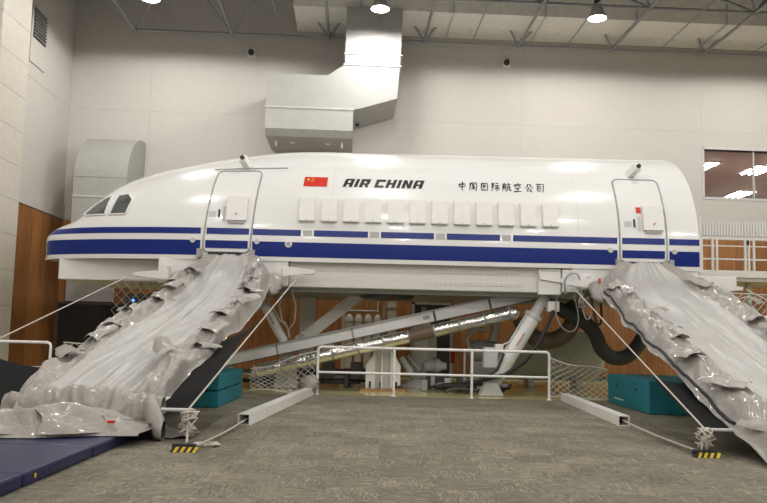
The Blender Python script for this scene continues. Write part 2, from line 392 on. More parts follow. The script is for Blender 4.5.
part('vent_back', MB().box(XL+.04, XL+.045, 20.48, 21.32, 9.48, 10.38).hall(), BLACK, t)
for k in range(9): part('louvre', MB().bar(hp(XL+.06, 20.48, 9.54+k*.098), hp(XL+.06, 21.32, 9.54+k*.098), .06, .02), GREY, t)
# little cameras on the wall
def wall_cam(x, z, lab, y=23.5):
    t = thing('wall_camera', lab, 'security camera', hp(x, y, z), 'security cameras in the hall')
    part('bracket', MB().box(x-.13, x+.13, y-.03, y, z-.15, z+.15).hall(), WHITE, t)
    part('dome', MB().lathe([(.02, -.2), (.08, -.17), (.10, -.08), (.10, -.03)], hp(x, y, z), 'y', 14), BLACK, t)
wall_cam(-3.5, 10.42, 'small dome camera on the wall left of the stepped duct')
wall_cam(4.97, 10.43, 'small dome camera on the bare wall above the lettering')
t = thing('wall_camera', 'small grey bullet camera under the stepped duct', 'security camera', hp(.05, 23.4, 8.2), 'security cameras in the hall')
part('bracket', MB().bar(hp(.05, 23.5, 8.35), hp(.05, 23.1, 8.35), .05, .05), DARK, t)
part('body', MB().tube([hp(.05, 23.12, 8.40), hp(.05, 23.02, 8.05)], .075, 10), GREY, t)
part('lens', MB().tube([hp(.05, 23.02, 8.05), hp(.05, 23.0, 7.97)], .06, 10), BLACK, t)

# ================================================================== THE CABIN SIMULATOR
YC, ZCF, RF, ZBOT = 18.8, 3.35, 2.6, 2.905
XREAR = 7.05
TOP = [(-8.12, 3.62), (-8.0, 3.76), (-7.8, 3.88), (-7.5, 4.02), (-7.3, 4.17), (-7.08, 4.45), (-6.8, 4.74), (-6.5, 4.97), (-6.0, 5.2), (-5.4, 5.38), (-4.6, 5.56), (-3.6, 5.76), (-2.5, 5.91), (-1.6, 5.95), (8, 5.95)]
WID = [(-8.12, 1.33), (-8.0, 1.58), (-7.8, 1.78), (-7.5, 1.93), (-7.1, 2.08), (-6.5, 2.27), (-5.8, 2.42), (-5.0, 2.54), (-4.2, 2.6), (8, 2.6)]
def interp(T, x):
    if x <= T[0][0]: return T[0][1]
    for i in range(len(T)-1):
        (x0, y0), (x1, y1) = T[i], T[i+1]
        if x <= x1:
            t = (x-x0)/(x1-x0)
            def sl(k):
                if k <= 0: return (T[1][1]-T[0][1])/(T[1][0]-T[0][0])
                if k >= len(T)-1: return 0
                a = (T[k][1]-T[k-1][1])/(T[k][0]-T[k-1][0]); b = (T[k+1][1]-T[k][1])/(T[k+1][0]-T[k][0])
                return 0 if a*b <= 0 else 2*a*b/(a+b)
            h = x1-x0; m0, m1 = sl(i)*h, sl(i+1)*h
            return (2*t**3-3*t*t+1)*y0+(t**3-2*t*t+t)*m0+(-2*t**3+3*t*t)*y1+(t**3-t*t)*m1
    return T[-1][1]
def yf(x, z):
    w, h = interp(WID, x), interp(TOP, x)-ZCF
    if z <= ZCF: return YC-w+(ZCF-z)**2*.09
    q = min(.9995, (z-ZCF)/h); return YC-w*math.sqrt(1-q*q)
def sp(x, z, off=0.0):
    e = .01; dx = (yf(x+e, z)-yf(x-e, z))/(2*e); dz = (yf(x, z+e)-yf(x, z-e))/(2*e)
    n = Vector((dx, -1, dz)).normalized(); return Vector((x, yf(x, z), z))+n*off
def patch(x0, x1, z0, z1, off=.006, nx=None, nz=None, slant=0.0, th=None):
    nx = nx or max(1, int(abs(x1-x0)/.25)); nz = nz or max(1, int(abs(z1-z0)/.12)); mb = MB()
    mb.grid(lambda u, v: sp(x0+(x1-x0)*u+slant*v, z0+(z1-z0)*v, off), nx, nz)
    if th:
        mb.grid(lambda u, v: sp(x0+(x1-x0)*u+slant*v, z0+(z1-z0)*v, off-th), nx, nz)
        rim = [(u/nx, 0) for u in range(nx)]+[(1, v/nz) for v in range(nz)]+[(1-u/nx, 1) for u in range(nx)]+[(0, 1-v/nz) for v in range(nz)]
        vs = [sp(x0+(x1-x0)*u+slant*v, z0+(z1-z0)*v, o_) for u, v in rim for o_ in (off, off-th)]; m = len(rim)
        mb.add(vs, [(2*i, 2*i+1, (2*i+3) % (2*m), (2*i+2) % (2*m)) for i in range(m)])
    return mb
def polypatch(poly, off, cuts=3):
    bm = bmesh.new(); bm.faces.new([bm.verts.new((x, 0, z)) for x, z in poly]); bmesh.ops.triangulate(bm, faces=bm.faces[:])
    bmesh.ops.subdivide_edges(bm, edges=bm.edges[:], cuts=cuts, use_grid_fill=True); bmesh.ops.triangulate(bm, faces=bm.faces[:])
    bm.verts.index_update(); mb = MB(); mb.add([sp(v.co.x, v.co.z, off) for v in bm.verts], [[v.index for v in f.verts] for f in bm.faces], True); bm.free(); return mb
def outline(poly, off, r, per=6, n=6):
    pts = []
    for (a, b), (c, d_) in zip(poly, poly[1:]+poly[:1]):
        for k in range(per): t = k/per; pts.append(sp(a+(c-a)*t, b+(d_-b)*t, off))
    return MB().tube(pts+[pts[0]], r, n, False)
def rrect(x0, x1, z0, z1, r, sl=0.0):
    o = []
    for cx, cz, a0 in ((x0+r, z0+r, PI), (x1-r, z0+r, 1.5*PI), (x1-r, z1-r, 0), (x0+r, z1-r, .5*PI)):
        for k in range(4): a = a0+k*PI/6; o.append((cx+r*math.cos(a)+sl*((cz+r*math.sin(a)-z0)/(z1-z0)), cz+r*math.sin(a)))
    return o

sim = thing('aircraft_cabin_simulator', 'white airliner cabin simulator with blue stripes raised on a steel frame', 'aircraft simulator', (0, YC, ZBOT))
# shell
stx = [-8.12, -8.09, -8.05, -8.0, -7.9, -7.8, -7.65, -7.5, -7.4, -7.3, -7.2, -7.08, -6.94, -6.8, -6.65, -6.5, -6.25, -6.0, -5.7, -5.4, -5.0, -4.6, -4.2, -3.6, -3.0, -2.5, -2.0, -1.5, -.5, .5, 1.5, 2.5, 3.5, 4.5, 5.5, 6.5, XREAR]
NS = 56
def section(x):
    w, h = interp(WID, x), interp(TOP, x)-ZCF; o = []
    for z in (ZBOT, 3.05, 3.2): o.append((x, yf(x, z), z))
    for k in range(NS+1): a = PI*k/NS; o.append((x, YC-w*math.cos(a), ZCF+h*math.sin(a)))
    for z in (3.2, 3.05, ZBOT): o.append((x, 2*YC-yf(x, z), z))
    return o
sh = MB(); rows = [section(x) for x in stx]; n = len(rows[0])
sh.add([p for r in rows for p in r], [(i*n+k, i*n+k+1, (i+1)*n+k+1, (i+1)*n+k) for i in range(len(rows)-1) for k in range(n-1)], True)
sh.add([p for r in rows for p in (r[0], r[-1])], [(2*i, 2*i+1, 2*i+3, 2*i+2) for i in range(len(rows)-1)])
sh.add(rows[0], [tuple(range(n))]); sh.add(rows[-1], [tuple(range(n))])
part('fuselage_shell', sh, SHELL, sim)
part('belly_lip', MB().box(-7.85, XREAR, 16.2, 21.4, ZBOT-.055, ZBOT-.001) if False else patch(-8.08, XREAR, ZBOT-.02, ZBOT+.05, .012, 70, 1, 0, .03), WHITE, sim)
# panel joints on the skin
SEAMM = mat('skin_seam', (.62, .62, .61), .4)
for x in (-1.2, 4.35): part('skin_seam', patch(x, x+.012, 3.62, 5.6, .002, 1, 20), SEAMM, sim)
part('skin_seam', patch(-2.4, XREAR, 5.18, 5.188, .002, 30, 1), SEAMM, sim)
part('skin_seam', patch(1.6, 4.9, 4.02, 4.027, .002, 12, 1), SEAMM, sim)
# doors
D1, D2 = (-4.05, -3.0), (5.27, 6.32); ZD0, ZD1 = 3.06, 5.05
SL = .12
# stripes, broken at doors and at the four vent squares
UP0, UP1, LO0, LO1 = 3.46, 3.60, 2.985, 3.32
vents = [-1.72, -.22, 1.255, 2.735]
def stripe(x0, x1, z0, z1): part('blue_stripe', patch(x0, x1, z0, z1, .005, max(2, int((x1-x0)/.1)) if x0 < -4 else None, 2), BLUE, sim)
ed = .055
segs = [(-7.99, D1[0]-ed), (D1[1]+ed, vents[0]-.145)]+[(a+.145, b-.145) for a, b in zip(vents, vents[1:])]+[(vents[3]+.145, D2[0]-ed), (D2[1]+ed, XREAR)]
for a, b in segs: stripe(a, b, UP0, UP1)
for a, b in ((-8.06, D1[0]-ed), (D1[1]+ed, D2[0]-ed), (D2[1]+ed, XREAR)): stripe(a, b, LO0, LO1)
VG = mat('vent_grey', (.42, .42, .42), .5)
for v in vents: part('vent_square', patch(v-.10, v+.10, UP0+.005, UP1-.005, .008, 2, 2, 0, .01), VG, sim)
def door(x0, x1, side):
    dr = part('cabin_door', polypatch(rrect(x0, x1, ZD0, ZD1, .12, SL if side < 0 else 0), .012, 5), SHELL, sim)
    sl = SL if side < 0 else 0.0
    part('door_seal', outline(rrect(x0, x1, ZD0, ZD1, .12, sl),   .012, .019, 5), SEAL, dr)
    f = lambda z: sl*(z-ZD0)/(ZD1-ZD0)
    part('door_stripe', patch(x0+.05+f(3.5), x1-.05+f(3.5), UP0, UP1, .018), BLUE, dr)
    part('door_stripe', patch(x0+.05+f(3.2), x1-.05+f(3.2), LO0+.16, LO1, .018), BLUE, dr)
    bx = x0+.50 if side < 0 else x0+.52
    # emergency equipment cover: a tilted box standing proud of the curved door
    z0, z1, w = (3.78, 4.34, .46); yb = yf(0, z0); yt = yf(0, z1)
    mb = MB(); mb.prism([(yb-.10, z0), (yt-.16, z1), (yt+.02, z1), (yb+.02, z0)], bx, bx+w, 'x')
    part('cover_box', mb, WHITE, dr, label='white cover box on the door')
    part('cover_latch', MB().lathe([(.02, -.01), (.02, .01)], (bx+w/2, yb-.115, z0+.14), 'y', 8), RED, dr)
    part('cover_foot', MB().prism([(yb-.06, z0-.07), (yb-.08, z0-.005), (yb+.02, z0-.005), (yb+.02, z0-.07)], bx+.05, bx+w-.05, 'x'), LGREY, dr)
    part('handle_slot', patch(bx-.20, bx-.155, 3.84, 4.03, .022), BLACK, dr)
    part('handle_plate', patch(bx-.10, bx-.03, 3.76, 4.1, .020), LGREY, dr)
    if side < 0: part('warning_sign', patch(bx-.02, bx+.03, 4.22, 4.27, .020), RED, dr)
    else:
        for k in (0, 1): part('warning_sign', patch(bx-.11, bx-.01, 4.18+k*.075, 4.245+k*.075, .020), RED, dr)
    for k in range(5): part('instruction_line', patch(bx-.42+.02*(k % 2), bx-.24, 3.86+k*.026, 3.868+k*.026, .018, 2, 1), SEAL, dr)
    # sill and hinge blocks
    part('door_sill', MB().bbox(x0+.16, x1-.16, 16.02, 16.3, 2.96, 3.045, .015), BLACK, sim)
    for x in (x0-.12, x1+.01): part('sill_bracket', MB().bbox(x+.01, x+.12, 16.1, 16.28, 2.92, 3.12, .012), GREY, sim)
    for x in (x0-.22, x1+.16):
        part('door_bumper', MB().lathe([(.06, -.05), (.062, -.01), (.05, .02)], (x, 16.2, 3.31), 'y', 14), LGREY, sim)
door(*D1, -1); door(*D2, 1)
o = part('round_port', MB().lathe([(.075, -.02), (.08, 0), (.08, .02)], (-2.135, 16.195, 3.275), 'y', 18), WHITE, sim)
part('port_lens', MB().lathe([(.045, -.026), (.045, -.01)], (-2.135, 16.195, 3.275), 'y', 14), SEAL, o)
# drip strips over the doors
part('drip_strip', MB().tube([sp(-4.05+1.75*k/8, 5.10+.05*k/8, .02) for k in range(9)], .012, 5), SEAL, sim)
# window shrouds, twelve in a row
proto = None
for k in range(12):
    x = -1.75+k*.4975
    if proto is None:
        z0, z1 = 3.80, 4.37; yb, yt = yf(0, z0), yf(0, z1)
        mb = MB(); bm = bmesh.new()
        a = .185; b = .165
        vs = [(-a, yb-.10, z0), (a, yb-.10, z0), (b+.01, yt-.125, z1), (-b-.01, yt-.125, z1), (-a, yb+.03, z0), (a, yb+.03, z0), (b+.01, yt+.03, z1), (-b-.01, yt+.03, z1)]
        bv = [bm.verts.new((x+v[0], v[1], v[2])) for v in vs]
        for f in ((0, 1, 2, 3), (7, 6, 5, 4), (0, 4, 5, 1), (1, 5, 6, 2), (2, 6, 7, 3), (3, 7, 4, 0)): bm.faces.new([bv[i] for i in f])
        bmesh.ops.bevel(bm, geom=bm.edges[:], offset=.015, segments=2, affect='EDGES'); bm.verts.index_update()
        mb.add([v.co[:] for v in bm.verts], [[v.index for v in f.verts] for f in bm.faces]); bm.free()
        proto = part('window_shroud', mb, WHITE, sim, (x, yb, z0))
        part('screw', MB().lathe([(.012, -.004), (.012, .006)], (x, yb-.106, z0+.035), 'y', 8), SEAL, proto)
    else: copy_tree(proto, sim, (k*.4975, 0, 0))
# cockpit windows with white surrounds
cw1 = [(-7.10, 3.95), (-6.90, 4.16), (-6.60, 4.35), (-6.42, 4.40), (-6.44, 3.90), (-6.95, 3.90)]
cw2 = [(-6.25, 4.40), (-5.98, 4.43), (-5.83, 4.27), (-5.91, 3.91), (-6.33, 3.90)]
for p in (cw1, cw2):
    o = part('cockpit_window', polypatch(p, .010, 4), GLASS, sim, label='dark cockpit window')
    part('window_frame', outline(p, .012, .024, 6), WHITE, o)
# flag with one large and four small stars
FX0, FX1, FZ0, FZ1 = -1.89, -1.35, 4.66, 4.915
o = part('flag', patch(FX0, FX1, FZ0, FZ1, .007, 4, 3, .015), RED, sim, label='red flag with yellow stars')
def star(cx, cz, r):
    pl = []
    for k in range(10): a = PI/2+k*PI/5; rr = r if k % 2 == 0 else r*.4; pl.append((cx+rr*math.cos(a), cz+rr*math.sin(a)))
    return polypatch(pl, .011, 0)
part('star', star(FX0+.105, FZ1-.075, .045), GOLD, o)
for dx, dz in ((.19, -.03), (.225, -.06), (.222, -.10), (.185, -.125)): part('star', star(FX0+dx, FZ1+dz, .02), GOLD, o)
# lettering
INK = mat('black_lettering', (.012, .012, .014), .35)
TX0, TX1, TZ0, TZ1 = -.99, .83, 4.668, 4.890
LS = .075                     # slant of the letters
V, Hh = .35, .27              # stem and bar weight, as fractions of a letter's box
GL = {'A': [[(0, 0), (V, 0), (V, .8), (0, .8)], [(1-V, 0), (1, 0), (1, 1), (1-V, 1)], [(.12, 1), (0, .8), (V, .8), (1-V, .8), (1-V, 1)], [(V, .30), (1-V, .30), (1-V, .50), (V, .50)]],
 'I': [[(0, 0), (1, 0), (1, 1), (0, 1)]],
 'R': [[(0, 0), (V, 0), (V, 1), (0, 1)], [(V, 1), (V, 1-Hh), (1, 1-Hh), (1, 1)], [(1-V, 1-Hh), (1-V, .5), (1, .5), (1, 1-Hh)], [(V, .5), (V, .30), (.92, .30), (1, .5)], [(.52, .30), (.72, 0), (1, 0), (.86, .30)]],
 'C': [[(0, .06), (V, .06), (V, .94), (0, .94)], [(V, 1), (.05, 1), (0, .94), (V, 1-Hh), (1, 1-Hh), (1, 1)], [(V, 0), (.05, 0), (0, .06), (V, Hh), (1, Hh), (1, 0)]],
 'H': [[(0, 0), (V, 0), (V, 1), (0, 1)], [(1-V, 0), (1, 0), (1, 1), (1-V, 1)], [(V, .38), (1-V, .38), (1-V, .62), (V, .62)]],
 'N': [[(0, 0), (V, 0), (V, 1), (0, 1)], [(1-V, 0), (1, 0), (1, 1), (1-V, 1)], [(V, 1), (V, .55), (1-V, 0), (1-V, .45)]]}
x = 0.0; lay = []
for ch in 'AIR CHINA':
    if ch == ' ': x += .42; continue
    w = .34 if ch == 'I' else 1.0; lay.append((ch, x, w)); x += w+.20
tot = x-.20
for ch, lx, w in lay:
    mb = MB()
    for pl in GL[ch]:
        mb.add([sp(TX0+(lx+a*w)/tot*(TX1-TX0)+LS*b, TZ0+b*(TZ1-TZ0), .007) for a, b in pl], [tuple(range(len(pl)))])
    part('letter', mb, INK, sim, label='bold black slanted letter')
CH = [
 [[(.12, .72), (.18, .42)], [(.12, .72), (.86, .76), (.78, .46)], [(.18, .42), (.78, .46)], [(.52, 1.02), (.48, .5), (.5, -.02)]],
 [[(.16, .88), (.12, .45), (.1, .06)], [(.16, .88), (.84, .92), (.86, .4), (.82, .0), (.72, .1)], [(.32, .7), (.68, .73)], [(.34, .48), (.64, .5)], [(.28, .24), (.7, .27)], [(.5, .72), (.5, .26)], [(.58, .42), (.67, .33)]],
 [[(.16, .86), (.14, .45), (.16, .1)], [(.16, .86), (.8, .9), (.86, .4), (.8, .06)], [(.3, .66), (.66, .7)], [(.48, .7), (.44, .3)], [(.3, .46), (.66, .5)], [(.2, .14), (.8, .12)]],
 [[(.1, .95), (.12, .5), (.08, 0)], [(.1, .92), (.33, .9), (.2, .7), (.33, .5), (.16, .45)], [(.5, .9), (.86, .93)], [(.4, .65), (.97, .68)], [(.68, .66), (.67, .3), (.66, .05), (.58, .12)], [(.54, .45), (.4, .2)], [(.8, .45), (.96, .2)]],
 [[(.26, 1.0), (.15, .85)], [(.12, .82), (.11, .4), (.02, .05)], [(.12, .82), (.42, .84), (.4, .05), (.32, .1)], [(.0, .5), (.5, .55)], [(.22, .72), (.28, .62)], [(.22, .42), (.28, .32)], [(.7, 1.0), (.75, .88)], [(.55, .8), (.98, .83)], [(.65, .6), (.63, .3), (.5, .05)], [(.65, .6), (.85, .62), (.84, .12), (.99, .1), (.99, .27)]],
 [[(.48, 1.0), (.54, .9)], [(.08, .65), (.12, .82), (.9, .86), (.84, .68)], [(.4, .75), (.14, .5)], [(.6, .76), (.64, .58), (.86, .56)], [(.25, .38), (.76, .42)], [(.5, .4), (.5, .08)], [(.08, .04), (.93, .08)]],
 [[(.4, .92), (.3, .6), (.04, .4)], [(.6, .95), (.72, .65), (1.0, .45)], [(.5, .5), (.24, .12), (.76, .16)], [(.64, .32), (.84, .0)]],
 [[(.1, .9), (.5, .93), (.9, .94), (.87, .3), (.84, .02), (.7, .12)], [(.15, .68), (.66, .71)], [(.2, .48), (.23, .16)], [(.2, .48), (.62, .51), (.58, .17)], [(.22, .17), (.58, .18)]]]
for k, chs in enumerate(CH):
    mb = MB()
    ox = 1.66+k*.256; oz = 4.645; sx = .205; sz = .235
    for st in chs:
        P2 = [Vector((ox+a*sx+.02*b, oz+b*sz)) for a, b in st]; L_ = []; R_ = []; m = len(P2)
        for i, p in enumerate(P2):
            dv = (P2[min(i+1, m-1)]-P2[max(i-1, 0)]).normalized(); nn = Vector((-dv.y, dv.x))*(.0145*(1.15-.75*i/(m-1)))
            L_.append(p+nn); R_.append(p-nn)
        vs = [sp(q.x, q.y, .007) for q in L_]+[sp(q.x, q.y, .007) for q in R_]
        mb.add(vs, [(i, i+1, m+i+1, m+i) for i in range(m-1)])
    part('character', mb, INK, sim, label='black brush-style character')
# belly structure
part('skirt_panel', MB().bbox(-7.52, -5.02, 16.85, 20.6, 2.41, 2.9, .015), WHITE, sim)
part('skirt_panel', MB().bbox(-5.03, -2.13, 16.24, 16.6, 2.34, 2.9, .015), WHITE, sim)
part('skirt_panel', MB().bbox(4.22, 7.04, 16.24, 16.6, 2.42, 2.9, .015), WHITE, sim)
part('side_beam', MB().bbox(-2.12, 4.2, 16.44, 16.75, 2.34, 2.9, .015), WHITE, sim)
RV = mat('rivet_grey', (.40, .40, .40), .5)
for z in (2.775, 2.50):
    o = part('riveted_strip', MB().bbox(.98, 3.09, 16.425, 16.445, z-.045, z+.045, .004), WHITE, sim)
    for k in range(18): part('rivet', MB().lathe([(.012, -.006), (.012, .004)], (1.06+k*.115, 16.424, z), 'y', 6), RV, o)
o = part('pivot_plate', MB().bbox(3.48, 3.98, 16.30, 16.44, 2.29, 2.88, .012), WHITE, sim)
part('pivot_pin', MB().bar((3.50, 16.27, 2.68), (4.05, 16.27, 2.60), .05, .10), WHITE, o)
for k in range(7): part('rivet', MB().lathe([(.012, -.006), (.012, .004)], (3.56+k*.06, 16.298, 2.82), 'y', 6), RV, o)
part('cable_hatch', MB().bbox(4.0, 4.4, 16.25, 16.44, 2.36, 2.86, .01), WHITE, sim)
part('end_box', MB().bbox(7.04, 7.92, 16.3, 17.2, 2.56, 2.79, .015), WHITE, sim)
part('base_plate', MB().box(-5.0, 7.0, 16.75, 20.9, 2.25, 2.40), GREY, sim)
for y in (17.3, 18.8, 20.3): part('cross_beam', MB().box(-5.0, 7.0, y, y+.25, 2.40, 2.9), GREY, sim)
part('turntable', MB().lathe([(.62, -.08), (.66, -.03), (.66, 0)], (.1, 17.7, 2.25), 'z', 28), DARK, sim)
# outrigger arms that carry the slide ropes
def arm(x, s, zz=2.66):
    mb = MB(); y0, y1 = 16.6, 15.52
    mb.prism([(y0, zz+.07), (y1, zz-.02), (y1, zz-.08), (y0, zz-.14)], x-.03, x+.03, 'x')
    part('outrigger_arm', mb, WHITE, sim)
def arm2(xa, xb, y, z):   # tapering arm reaching sideways
    s = 1 if xb > xa else -1
    mb = MB(); mb.prism([(xa, z+.10), (xb, z+.02), (xb, z-.05), (xa, z-.13)], y-.05, y+.05)
    o = part('outrigger_arm', mb, WHITE, sim)
    for k in range(4): part('hook', MB().tube([(xb-s*(.05+k*.06), y, z-.05), (xb-s*(.05+k*.06), y, z-.09)], .012, 5), GREY, o)
arm2(-2.2, -1.5, 15.95, 2.66); arm2(-4.7, -5.45, 15.95, 2.52); arm2(7.0, 7.86, 15.95, 2.52); arm2(4.6, 4.0, 15.95, 2.55)
for x in (-2.3, -4.8, 4.6, 7.0): part('arm_post', MB().box(x-.06, x+.06, 15.93, 16.6, 2.43, 2.71), WHITE, sim)
# cameras on top of the fuselage
def top_cam(x, lab, dx):
    z = 5.13; p = sp(x, z, 0)
    t = thing('fuselage_camera', lab, 'security camera', tuple(p), 'security cameras in the hall')
    part('bracket', MB().bar(p, p+Vector((0, -.08, .10)), .10, .05), LGREY, t)
    part('body', MB().bar(p+Vector((-.06*dx, .05, .06)), p+Vector((.07*dx, -.28, .20)), .15, .16), WHITE, t)
    q = p+Vector((.07*dx, -.28, .20)); part('lens', MB().tube([q+Vector((0, .01, 0)), q+Vector((.015*dx, -.05, .01))], .05, 12), BLACK, t)
top_cam(-3.30, 'white camera on the fuselage above the forward door', -.6); top_cam(5.78, 'white camera on the fuselage above the rear door', .8)

# ================================================================== EVACUATION SLIDES
def lerp_path(P, s):
    L = [0]
    for a, b in zip(P, P[1:]): L.append(L[-1]+math.hypot(b[0]-a[0], b[1]-a[1]))
    d_ = s*L[-1]
    for i in range(len(P)-1):
        if d_ <= L[i+1] or i == len(P)-2:
            t = (d_-L[i])/(L[i+1]-L[i]); a, b = P[i], P[i+1]
            return (a[0]+(b[0]-a[0])*t, a[1]+(b[1]-a[1])*t), d_
def smooth_path(P, it=3):
    for _ in range(it):
        Q = [P[0]]
        for a, b in zip(P, P[1:]): Q += [(a[0]*.75+b[0]*.25, a[1]*.75+b[1]*.25), (a[0]*.25+b[0]*.75, a[1]*.25+b[1]*.75)]
        P = Q+[P[-1]]
    return P
def ridged(x, y, z): return 1-2*abs(noise.noise((x, y, z)))
def smst(a, b, x):
    t = min(1, max(0, (x-a)/(b-a))); return t*t*(3-2*t)
# the cloth ramp both slides lie on: top edge at the fuselage, bottom edge on a bar near the floor
def ramp_z(y, yb, zb_): return zb_+(y-yb)*(2.42-zb_)/(15.6-yb)
BLKCLOTH = mat('black_canvas', (.009, .009, .010), .85, spec=.2, bump=.2, bscale=12)
def path_z(P, y):
    for (y0, z0), (y1, z1) in zip(P, P[1:]):
        if y1 <= y <= y0: return z0+(z1-z0)*(y0-y)/max(1e-6, y0-y1)
    return P[-1][1] if y < P[-1][0] else P[0][1]
PATH_L = [(16.2, 3.0), (15.95, 2.99), (15.82, 2.80), (15.45, 2.50), (14.7, 2.16), (13.8, 1.86), (13.0, 1.58), (11.3, 1.02), (10.2, .64), (9.75, .50), (9.5, .36), (9.4, .18), (9.36, .03)]
PATH_R = [(16.2, 3.06), (15.98, 3.03), (15.82, 2.82), (15.5, 2.50), (14.8, 2.20), (13.2, 1.70), (10.5, .92), (8.9, .46), (8.2, .24), (7.7, .10), (7.3, .02), (6.6, .015)]
def ramp(xa, xb, yb, zb_, lab, P, back, ytop):
    t = thing('ramp_sheet', lab, 'ramp sheet', ((xa+xb)/2, yb, 0), 'black canvas ramps under the slides')
    def f(u, v):
        e = math.sin(PI*v)**.55; y0 = ytop[0]+(ytop[1]-ytop[0])*v; y = y0+(yb+back*e-y0)*u; x = xa+(xb-xa)*v
        rz = ramp_z(y, yb, zb_)-.03; cz = max(.03, path_z(P, y)-.22)
        return (x+.02*noise.noise((y, x, 1)), y, max(.03, rz+(min(cz, rz)-rz)*e+.02*noise.noise((x*1.5, y*.6, 4))))
    part('canvas', MB().grid(f, 40, 24), BLKCLOTH, t)
    for a, b in ((xa-.02, xa+.32), (xb-.32, xb+.02)): part('edge_bar', MB().tube([(a, yb, zb_-.02), (b, yb, zb_-.02)], .02, 8), LGREY, t)
ramp(-5.62, -2.12, 8.25, .46, 'black canvas ramp under the forward slide beside the blue mat', PATH_L, 1.1, (10.4, 12.1))
ramp(3.83, 7.75, 8.7, .33, 'black canvas ramp under the rear slide at the right', PATH_R, .2, (10.4, 10.4))

def make_slide(cx, seed, path, lab, lean, hw=1.27, shrink=1.0):
    t = thing('evacuation_slide', lab, 'escape slide', (cx, path[-1][0], 0), 'deflated evacuation slides')
    P = smooth_path(path); Ltot = lerp_path(P, 1)[1]
    def surf(s, tt, extra=0.0):
        (y, z), d_ = lerp_path(P, s); e = .004
        a, b = lerp_path(P, max(0, s-e))[0], lerp_path(P, min(1, s+e))[0]
        tv = Vector((b[0]-a[0], b[1]-a[1])).normalized(); nv = Vector((tv.y, -tv.x))
        if nv.y < 0 and d_ < Ltot-.9: nv = -nv
        if d_ >= Ltot-.9 and nv.x > 0: nv = -nv
        w = .50+(hw*.86-.50)*smst(.0, .9, d_)+hw*.14*smst(.8, 2.0, d_)
        w *= 1+(shrink-1)*smst(1.5, 7, d_)
        w += (.09*noise.noise((d_*1.1, 3.3*(1 if tt > 0 else -1), seed))+.022*noise.noise((d_*4.1, 1.3*(1 if tt > 0 else -1), seed)))*smst(.6, 1.5, d_)*smst(.45, 1, abs(tt))
        at_ = abs(tt); sd = smst(.48, .66, at_); body = smst(.25, 1.1, d_)
        sgn = 1 if tt > 0 else -1
        x = cx+lean*smst(2.0, 7, d_)+tt*w+.05*body*sd*noise.noise((d_*1.7, tt*2, seed+9))
        # smooth lane in the middle: long pleats fanning out from the door
        fan = noise.noise((tt*3.4+.5*d_*tt, d_*.22, seed))*.085+.035*ridged(tt*4.6+.22*d_, d_*.30, seed+2)*smst(-.6, .5, noise.noise((d_*.4, tt*2, seed+4)))+.012*ridged(tt*11+.4*d_, d_*.8, seed+6)
        hgt = (1-sd)*fan*1.4*(.5+.5*body)
        # crumpled collapsed side tubes
        tube = .11*math.sin(PI*smst(.50, 1.02, at_))*(.75+.6*noise.noise((d_*.7, sgn*3, seed)))
        cr = .085*ridged(d_*.75+tt*1.4*sgn, tt*4.6-d_*.35, seed+5)+.055*ridged(d_*1.9-tt*2.0, tt*7.5+d_*.8, seed+7)+.020*ridged(d_*5.0, tt*13, seed+11)+.05*smst(.25, .6, noise.noise((d_*2.2, tt*5, seed+13)))
        hgt += sd*body*(tube+cr*1.15)
        edge = smst(.86, 1.0, at_); hgt = hgt*(1-edge*.8)-(.10+.14*noise.noise((d_*1.1, sgn, seed+20)))*edge*body
        hgt += extra
        return Vector((x, y+nv.x*hgt, max(.012, z+nv.y*hgt)))
    NU, NV = 190, 90
    lane = .56
    a = MB(); a.grid(lambda u, v: surf(u, -lane+2*lane*v), NU, 46); part('slide_lane', a, CLOTHC, t, label='smooth pale sliding lane')
    for sgn in (-1, 1):
        b = MB(); b.grid(lambda u, v: surf(u, sgn*(lane+(1-lane)*v)), NU, 30)
        part('side_tube', b, CLOTH, t, label='crumpled glossy grey side tube')
    # loose flaps and handles standing off the fabric
    def flap(s, tt, l, w, ang, h):
        c0 = surf(s, tt, .045); du = (surf(min(1, s+.03), tt)-surf(s, tt)).normalized(); dv = Vector((1, 0, 0)); dv = (dv-du*dv.dot(du)).normalized(); nn = du.cross(dv)
        if nn.z < 0: nn = -nn
        e1 = du*math.cos(ang)+dv*math.sin(ang); e2 = -du*math.sin(ang)+dv*math.cos(ang)
        def f(u, v):
            k = (v-.5)*w*(1-.35*u); up_ = h*(math.cos((v-.5)*PI)**.8)*(1-.55*u**2)+.02*noise.noise((u*4, v*4, s*40))
            return c0+e1*(l*u)+e2*(k*1.0+.03*math.sin(u*5))+nn*(up_-.05*u)
        part('fabric_flap', MB().grid(f, 10, 12), CLOTH, t)
    rnd = random.Random(seed)
    for k in range(8):
        for sgn in (-1, 1):
            s = .17+.092*k+rnd.uniform(-.025, .025)
            flap(min(.86, s), sgn*rnd.uniform(.64, .86), rnd.uniform(.3, .6), rnd.uniform(.22, .42), PI+sgn*rnd.uniform(-.9, .5), rnd.uniform(.05, .085))
    # bunched-up tube ends beside the door
    for sgn in (-1, 1):
        def lump(u, v, sgn=sgn):
            a_ = 2*PI*v; L_ = 1.15*u; rr = (.20*math.sin(PI*min(1, .12+.88*u))**.6)*(1+.25*ridged(L_*3, a_*.8, seed+sgn))
            x = cx+sgn*(hw*.90+.10*u)+rr*math.cos(a_)*.9; y = 15.82-.85*u; z = 2.46-.22*u-.16*u*u+rr*math.sin(a_)*.8+.02
            return (x, y-.08*noise.noise((u*5, v*6, seed)), z)
        part('bunched_fabric', MB().grid(lump, 30, 22), CLOTH, t)
    return t, surf
sl1, surfL = make_slide(-3.34, 3.7, PATH_L, 'deflated grey evacuation slide below the forward door, its foot gathered beside the blue mat', -.44, 1.06, .97)
sl2, surfR = make_slide(5.76, 8.2, PATH_R, 'deflated grey evacuation slide below the rear door at the right edge', -.26, 1.27, 1.04)
